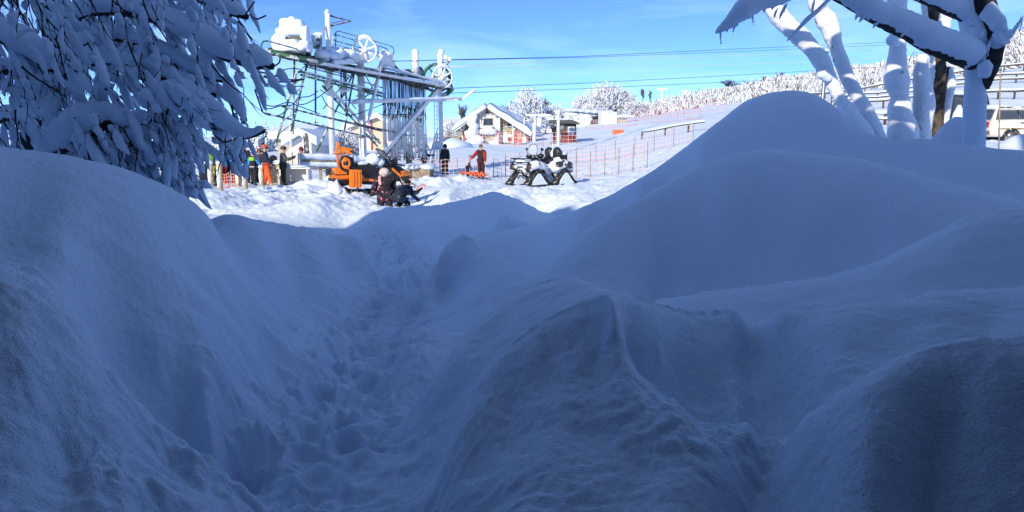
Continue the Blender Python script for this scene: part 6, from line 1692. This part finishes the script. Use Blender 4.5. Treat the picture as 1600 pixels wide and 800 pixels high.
for _ in range(95):               # lowest fringe reaching the snow
    px = rt.uniform(110, 300); start_at(px, rt.uniform(170, 225), rt.uniform(5.4, 6.2), .28, rt.uniform(.22, .5), .25)
for px, py in ((255, 235), (268, 255), (282, 262), (190, 240), (225, 215), (240, 240), (270, 230), (210, 240), (288, 250), (230, 250)):
    start_at(px, py, 5.8, .22, .28, .15)
twig_cloud(starts, dirs, lens, .22, .008, .031, rt, mbk, msn, (1, 4), (-.62, -.40, .35), .2)
tw = mbk.build('twigs', M['bark'], ltree, True, kind='stuff')
ts = msn.build('twig_snow', M['snow_cap'], ltree, True, kind='stuff')
# bare hooked shoots at the outer tips
m = MB()
for pts_ in ([(428, 104), (436, 98), (438, 90)], [(390, 22), (400, 30), (416, 24)], [(362, 2), (370, -6)], [(412, 118), (440, 128), (475, 124)], [(405, 112), (440, 122), (462, 137)], [(330, 200), (352, 205), (372, 195), (383, 190)], [(336, 212), (350, 222), (368, 216), (380, 205)], [(398, 140), (405, 160), (410, 175)], [(384, 22), (398, 2)]):
    m.tube(smooth_pts([W(x, y, 5.55) for x, y in pts_], 4), .006, 4)
o = m.build('bare_shoots', M['bark'], ltree, True); o['kind'] = 'stuff'

# ---- trees at the upper right
def rtree(name, label, px, d): 
    b_ = on_ground(px, d); return thing(name, label, 'tree', tuple(b_), 0, None, True)
t = rtree('leaning_tree', 'pale snow plastered tree with two crossing trunks leaning left over the mound', 1375, 11.6)
limb(t, [(1400, 262, 11.6, 34), (1368, 212, 11.6, 28), (1357, 187, 11.6, 26), (1343, 156, 11.6, 25), (1326, 125, 11.6, 20), (1314, 94, 11.6, 20), (1304, 66, 11.6, 26), (1298, 44, 11.6, 27), (1286, 24, 11.6, 28), (1275, 4, 11.6, 24), (1262, -60, 11.6, 20), (1240, -160, 11.6, 14)], 'trunk', 'bark_brown', .8, .97, (-.22, -.3, .1))
limb(t, [(1384, 262, 11.3, 30), (1352, 212, 11.3, 27), (1331, 184, 11.3, 25), (1312, 154, 11.3, 22), (1298, 125, 11.3, 20), (1282, 94, 11.3, 25), (1256, 64, 11.3, 31), (1230, 40, 11.3, 27), (1203, 8, 11.3, 24), (1172, -40, 11.3, 20), (1120, -120, 11.3, 14)], 'trunk', 'bark_brown', .8, .97, (-.22, -.3, .14))
limb(t, [(1300, 128, 11.2, 10), (1286, 118, 11.2, 18), (1278, 108, 11.2, 8)], 'bough', 'bark', .4, .95)
t = rtree('upright_tree', 'upright snow plastered trunk between the leaning pair and the brown trunk', 1410, 12)
limb(t, [(1414, 262, 12, 44), (1413, 212, 12, 40), (1408, 180, 12, 38), (1407, 150, 12, 30), (1402, 122, 12, 34), (1403, 90, 12, 28), (1405, 50, 12, 26), (1402, 15, 12, 30), (1408, -40, 12, 26), (1412, -160, 12, 18)], 'trunk', 'bark', .8, .97, (-.26, -.3, .05), .16)
limb(t, [(1408, 75, 12, 12), (1396, 68, 11.8, 18), (1390, 60, 11.8, 8)], 'bough', 'bark', .4, .9)
t = rtree('brown_trunk_tree', 'tree with a bare brown trunk and crusts of snow on both sides', 1462, 12.4)
limb(t, [(1452, 262, 12.4, 34), (1456, 210, 12.4, 28), (1462, 170, 12.4, 25), (1467, 125, 12.4, 20), (1468, 95, 12.4, 17), (1462, 55, 12.4, 18), (1456, 10, 12.4, 20), (1452, -60, 12.4, 18), (1446, -160, 12.4, 14)], 'trunk', 'bark_brown', .98, .55, (-1.05, .1, .05), .3)
limb(t, [(1430, 262, 12.2, 40), (1440, 205, 12.2, 30), (1444, 160, 12.2, 28), (1440, 120, 12.2, 24), (1442, 84, 12.2, 16)], 'snowy_stem', 'bark', .6, 1.0, (-.2, -.3, .1), .16)
limb(t, [(1474, 205, 12.6, 12), (1477, 165, 12.6, 14), (1483, 130, 12.6, 15), (1482, 104, 12.6, 8)], 'snowy_stem', 'bark_brown', .7, .8, (.3, -.3, .1), .2)
limb(t, [(1468, 66, 12.3, 10), (1476, 46, 12.3, 24), (1480, 28, 12.3, 20), (1476, 12, 12.3, 8)], 'bough', 'bark', .4, 1.0)
def FAR_K(sp): return [(x, y, d_ * 1.26, w) for x, y, d_, w in sp]
nt_ = rtree('near_tree', 'shaded snow wrapped tree at the right with a heavy bough reaching left', 1524, 8.3)
limb(nt_, FAR_K([(1522, 330, 6.6, 34), (1523, 238, 6.6, 32), (1525, 180, 6.6, 31), (1526, 120, 6.6, 30), (1524, 70, 6.6, 32), (1518, 25, 6.6, 32), (1505, -30, 6.6, 30), (1490, -120, 6.6, 26), (1470, -320, 6.6, 20), (1460, -520, 6.7, 10)]), 'trunk', 'bark', .8, 1.0, (-.3, -.25, .0), .07, 18)
limb(nt_, FAR_K([(1536, 138, 6.55, 18), (1546, 105, 6.5, 30), (1552, 70, 6.5, 36), (1545, 35, 6.5, 40), (1530, 0, 6.5, 42), (1510, -50, 6.5, 36), (1500, -160, 6.5, 24)]), 'stem', 'bark', .9, .52, (-1.05, .0, .25), .25, 16)
limb(nt_, FAR_K([(1548, 80, 6.5, 16), (1562, 66, 6.4, 28), (1572, 60, 6.35, 18), (1582, 50, 6.3, 8)]), 'bough', 'bark', .4, .95, (0, -.2, .5))
limb(nt_, FAR_K([(1534, 20, 6.45, 30), (1556, 45, 6.4, 26), (1568, 60, 6.4, 16)]), 'bough', 'bark', .5, .9, (.1, -.2, .5))
limb(nt_, FAR_K([(1538, 122, 6.45, 14), (1540, 112, 6.4, 24), (1535, 100, 6.4, 20)]), 'bough', 'bark', .4, .9, (-.3, -.3, .4))
limb(nt_, FAR_K([(1520, 96, 6.5, 44), (1492, 84, 6.4, 46), (1455, 70, 6.3, 44), (1420, 50, 6.2, 40), (1385, 34, 6.1, 38), (1350, 16, 6.0, 34), (1315, -4, 5.95, 30), (1270, -30, 5.9, 24)]), 'bough', 'bark', .62, .92, (.0, -.22, .42), .1, 18, 10)
limb(nt_, FAR_K([(1516, 28, 6.6, 34), (1485, 15, 6.5, 32), (1450, 0, 6.4, 28), (1400, -20, 6.3, 24), (1330, -50, 6.2, 18)]), 'bough', 'bark', .6, .9, (.0, -.22, .42), .1, 16, 4)
limb(nt_, FAR_K([(1290, -60, 5.9, 22), (1235, -12, 5.8, 34), (1195, 4, 5.75, 36), (1160, 22, 5.7, 32), (1138, 40, 5.7, 18), (1118, 52, 5.7, 6)]), 'bough', 'bark', .3, .95, (0, -.2, .4), .12, 14, 9)
limb(nt_, FAR_K([(1315, -20, 5.9, 5), (1290, 6, 5.9, 7), (1262, 32, 5.9, 9), (1248, 46, 5.9, 6), (1230, 64, 5.9, 3)]), 'bough', 'bark', .4, .8, (-.1, -.2, .5), .2)
rn3 = random.Random(8); mbk, msn = MB(), MB(); starts, dirs, lens = [], [], []
for px, py, d in ((1275, -6, 5.9), (1230, 5, 5.8), (1216, 12, 5.8), (1175, 18, 5.7), (1150, 30, 5.7), (1128, 45, 5.7), (1600, 22, 6.2), (1590, 35, 6.2), (1540, 45, 6.4), (1548, 60, 6.4)):
    starts.append(W(px, py, d * 1.26)); dirs.append((rn3.uniform(-.5, .1), 0, -1)); lens.append(rn3.uniform(.08, .2))
starts.append(W(1605, 15, 7.8)); dirs.append((-.5, 0, -.8)); lens.append(.28)
twig_cloud(starts, dirs, lens, .1, .005, .012, rn3, mbk, msn, (1, 2))
mbk.build('twigs', M['bark'], nt_, True, kind='stuff'); msn.build('twig_snow', M['snow_cap'], nt_, True, kind='stuff')
# crown above the picture: it throws the dappled shade on the trunks beyond
rc = random.Random(31)
for k in range(26):
    a = rc.uniform(0, 6.28); z0 = rc.uniform(4.5, 7.2); L = rc.uniform(1.0, 2.3)
    if k >= 12: a = R(rc.uniform(150, 235)); z0 = 4.5 + 2.2 * (k - 12) / 13; L = rc.uniform(1.6, 3.3)
    b0 = Vector((4.8, 8.1, z0 - .6)); pts = [b0 + Vector((math.cos(a) * L * u, math.sin(a) * L * u * .9, .55 * u + .25 * math.sin(k + u * 3))) for u in (0, .35, .7, 1)]
    pts = [p for p in smooth_pts(pts, 4)]
    m = MB(); m.tube(pts, [.05 * (1 - .7 * i / len(pts)) for i in range(len(pts))], 6); bo = m.build('bough', M['bark'], nt_, True)
    m = MB(); m.tube([p + Vector((0, 0, .05)) for p in pts], [.11 * rc.uniform(.6, 1.2) for p in pts], 8); m.build('limb_snow', M['snow_cap'], bo, True)

# ---- far trees
M['snow_far'] = mat('snow_far', (0.80, 0.85, 0.92), 0.9)
M['needle'] = mat('needle', (0.045, 0.055, 0.04), 0.9, var=.3)
def conifer(label, px, d, pytop, width, seed, group='snowy conifers'):
    p = on_ground(px, d); H = W(px, pytop, d).z - p.z; w = width * d / FPX / 2; rg = np.random.RandomState(seed)
    t = thing('conifer', label, 'tree', tuple(p), rg.rand() * 6, group)
    m = MB(); m.tube([(0, 0, -.3), (0, 0, H * .96)], [.05 * H * .5, .01], 7); m.build('trunk', M['bark_brown'], t)
    vs = []; fs = []; mi = []
    layers = 13
    for L in range(layers):
        u = L / (layers - 1); z = H * (.10 + .86 * u); r = w * (1 - u) ** .85 + .05
        n = int(11 - 5 * u)
        for j in range(n):
            an = 2 * math.pi * (j + rg.rand() * .8) / n + L; rr = r * (.72 + .5 * rg.rand()); dr = np.array([math.cos(an), math.sin(an), 0]); sd = np.array([-dr[1], dr[0], 0])
            b0 = np.array([0, 0, z]); drop = rr * (.35 + .35 * rg.rand()); wd = rr * (.20 + .14 * rg.rand()) + .03
            tip = b0 + dr * rr - np.array([0, 0, drop]); mid = b0 + dr * rr * .6 - np.array([0, 0, drop * .35])
            o = len(vs); th = .10 * rr + .04
            vs += [b0, mid + sd * wd, tip, mid - sd * wd, mid + np.array([0, 0, th + .04]), mid - np.array([0, 0, th])]
            fs += [(o, o + 1, o + 4), (o + 1, o + 2, o + 4), (o + 2, o + 3, o + 4), (o + 3, o, o + 4), (o + 1, o, o + 5), (o + 2, o + 1, o + 5), (o + 3, o + 2, o + 5), (o, o + 3, o + 5)]
            mi += [0, 0, 0, 0, 1, 1, 1, 1]
    o_ = fast_mesh('crown', np.array(vs), np.array(fs), [M['snow_far'], M['needle']], mi, t)
    return t
for i, (px, d, yt, w, lb) in enumerate(((393, 70, 190, 26, 'snowy conifer just above the drooping branch tip, leftmost of its row'), (405, 68, 186, 22, 'second snowy conifer of the row behind the queue'), (420, 72, 184, 26, 'third and tallest snowy conifer of the row behind the queue'), (432, 70, 187, 22, 'fourth snowy conifer of the row behind the queue'), (449, 74, 189, 26, 'snowy conifer directly behind the beige cabin roof'), (464, 76, 187, 24, 'snowy conifer at the right end of the row behind the cabin'), (497, 58, 176, 36, 'big snowy conifer just left of the main lift mast'), (518, 60, 196, 26, 'small snowy conifer just right of the main lift mast'), (655, 70, 158, 40, 'snowy conifer showing between the hanging poles and the far post'), (300, 66, 188, 26, 'snowy conifer seen through the drooping twigs'), (345, 74, 196, 24, 'snowy conifer behind the blue jackets'), (372, 72, 192, 26, 'snowy conifer left of the row behind the queue'))):
    conifer(lb, px, d, yt, w, i + 1)
def frosted_tree(label, px, d, pytop, width, seed, snow=.72, name='frosted_tree', cat='tree', group='frosted broadleaf trees', n=1500, base=.25, size=1.0):
    p = on_ground(px, d); H = max(1.5, W(px, pytop, d).z - p.z); w = width * d / FPX / 2; rg = np.random.RandomState(seed)
    t = thing(name, label, cat, tuple(p), 0, group)
    m = MB(); m.tube([(0, 0, -.5), (.02 * H, 0, H * .3), (0, .03 * H, H * .7)], [.035 * H, .025 * H, .008 * H], 7)
    for k in range(7):
        a = k * .9 + seed; m.tube([(0, 0, H * (.15 + .06 * k)), (math.cos(a) * w * .4, math.sin(a) * w * .4, H * (.4 + .05 * k)), (math.cos(a) * w * .8, math.sin(a) * w * .8, H * (.6 + .04 * k))], [.018 * H, .010 * H, .004 * H], 5)
    m.build('trunk', M['twig_brown'], t)
    # clumps of twigs
    nc = 46; th = rg.rand(nc) * 2 * np.pi; rr = np.sqrt(rg.rand(nc)); zz = rg.rand(nc)
    prof = np.sqrt(np.clip(1 - (np.abs(zz - .38) / .64) ** 2, 0.05, 1))
    cc = np.stack([np.cos(th) * rr * w * prof, np.sin(th) * rr * w * prof * .8, H * (base + (.93 - base) * zz)], 1)
    ci = rg.randint(0, nc, n); cr_ = .20 * w * size
    a = cc[ci] + rg.randn(n, 3) * cr_
    out = a - np.array([0, 0, H * .3]); out /= np.linalg.norm(out, axis=1)[:, None]
    dr = out * .8 + rg.randn(n, 3) * .5 + np.array([0, 0, .25]); dr /= np.linalg.norm(dr, axis=1)[:, None]
    L = (.10 + .16 * rg.rand(n)) * w * size + .1
    sn = rg.rand(n) < snow
    r0 = np.where(sn, .030, .010) * w * size + .012
    v, q = sticks(a, a + dr * L[:, None], r0, r0 * .5)
    fast_mesh('crown', v, q, [M['snow_far'], M['twig_brown']], np.repeat(np.where(sn, 0, 1), 3), t)
    return t
frosted_tree('rounded frosted tree rising behind the chalet roof', 824, 125, 146, 50, 1, .78)
frosted_tree('low frosted bush to the right of the chalet tree', 862, 130, 168, 40, 2, .7)
frosted_tree('frosted shrub at the left end of the large white thicket', 912, 165, 153, 36, 3, .75)
frosted_tree('tallest rounded white tree of the thicket above the long shed', 945, 170, 142, 58, 4, .85, n=2400)
frosted_tree('white tree at the right shoulder of the thicket', 972, 172, 146, 36, 5, .85)
frosted_tree('low white shrub right of the thicket behind the white block', 990, 168, 164, 36, 6, .7)
frosted_tree('white shrub in front of the thicket beside the shed bay', 925, 160, 166, 34, 7, .8)
frosted_tree('frosted bush just right of the tan house', 540, 62, 212, 44, 8, .8)
frosted_tree('frosted bush between the stone cottage and the far post', 706, 100, 192, 22, 9, .8)
def bare_tree(label, px, d, pytop, width, seed, slim=False, mt='twig_grey', group='bare trees on the skyline'):
    p = on_ground(px, d); H = max(1.5, W(px, pytop, d).z - p.z); w = width * d / FPX / 2; rg = random.Random(seed)
    t = thing('bare_tree', label, 'tree', tuple(p), 0, group)
    A, B, R0, R1 = [], [], [], []
    def grow(p, d, L, r, lev):
        n = 3
        for i in range(n):
            d2 = (d + Vector((rg.gauss(0, .12), rg.gauss(0, .12), .05))).normalized(); q = p + d2 * L / n
            A.append(p); B.append(q); R0.append(r * (1 - .2 * i / n)); R1.append(r * (1 - .2 * (i + 1) / n)); p, d = q, d2
            if lev < 4 and (i > 0 or lev > 0):
                for _ in range(2 if lev < 3 else 2):
                    sp = .35 if slim else .8
                    grow(p, (d + Vector((rg.gauss(0, sp), rg.gauss(0, sp), rg.uniform(.0, .4)))).normalized(), L * rg.uniform(.5, .72), r * .55, lev + 1)
    grow(Vector((0, 0, -.3)), Vector((0, 0, 1)), H * .42, .02 * H + .03, 0)
    A_ = np.array(A); B_ = np.array(B)
    zmax = B_[:, 2].max(); xm = np.abs(B_[:, :2]).max()
    s = np.array([w / xm, w / xm, H / zmax]); 
    v, q = sticks(A_ * s, B_ * s, np.array(R0) * .8 + .02 * d / 130, np.array(R1) * .8 + .012 * d / 130)
    fast_mesh('branches', v, q, [M[mt]], None, t)
    return t
bare_tree('round bare dark tree behind the chalet, left of the frosted tree', 793, 132, 151, 34, 1)
bare_tree('bare tree peeking out right of the frosted chalet tree', 851, 136, 150, 30, 2)
bare_tree('small bare tree to the left of the chalet gable', 727, 126, 160, 24, 3)
bare_tree('slim bare poplar on the skyline, left one of the pair', 1001, 235, 137, 12, 4, True)
bare_tree('slim bare poplar on the skyline, right one of the pair', 1012, 238, 140, 10, 5, True)
bare_tree('tiny slim bare tree left of the poplar pair', 985, 236, 147, 8, 6, True)
bare_tree('broad bare tree on the skyline right of the pylons', 1133, 290, 125, 38, 7)
bare_tree('small bare tree between two larger ones on the skyline', 1160, 295, 128, 18, 8)
bare_tree('bare tree on the skyline at the edge of the snowy wood', 1187, 296, 119, 28, 9)
bare_tree('slim bare tree rising from the snowy wood', 1210, 300, 113, 16, 10, True)

# ---- snow covered scrub on the hill: one mass
rg = np.random.RandomState(12)
NCL = 3300
pxs = rg.uniform(978, 1660, NCL)
lo = np.interp(pxs, [978, 1060, 1150, 1300, 1400, 1660], [150, 165, 165, 165, 150, 122])
hi = np.interp(pxs, [978, 1100, 1300, 1660], [265, 295, 310, 320])
ds = lo + (hi - lo) * rg.rand(NCL) ** .8
ax = (pxs - 800) / FPX * ds
gzs = ground(ax, ds)
hh = (.7 + 1.0 * rg.rand(NCL)) * np.interp(pxs, [978, 1200, 1560, 1660], [.9, 1.25, 1.5, 2.2]) * np.where(rg.rand(NCL) < .06, 1.7, 1)
NS = 26
ci = np.repeat(np.arange(NCL), NS)
n = len(ci)
th = rg.rand(n) * 2 * np.pi; el = rg.rand(n) * 1.25 + .1
dr = np.stack([np.cos(th) * np.cos(el), np.sin(th) * np.cos(el), np.sin(el)], 1)
H_ = hh[ci]
c = np.stack([ax[ci], ds[ci], gzs[ci] - .1], 1)
off = rg.randn(n, 3) * np.array([.45, .45, .12]) * H_[:, None]
off[:, 2] = np.abs(off[:, 2])
a = c + off; b_ = a + dr * (H_ * (.45 + .5 * rg.rand(n)))[:, None]
sn = rg.rand(n) < .62
r0 = np.where(sn, .10, .055) * H_ ** .7 + .02
v, q = sticks(a, b_, r0, r0 * .45)
sc_ = fast_mesh('hillside_scrub', v, q, [M['snow_far'], M['twig_brown']], np.repeat(np.where(sn, 0, 1), 3), None, False, (60, 220, 20), 'stuff')
sc_['label'] = 'dense snow covered scrub over the upper hillside'
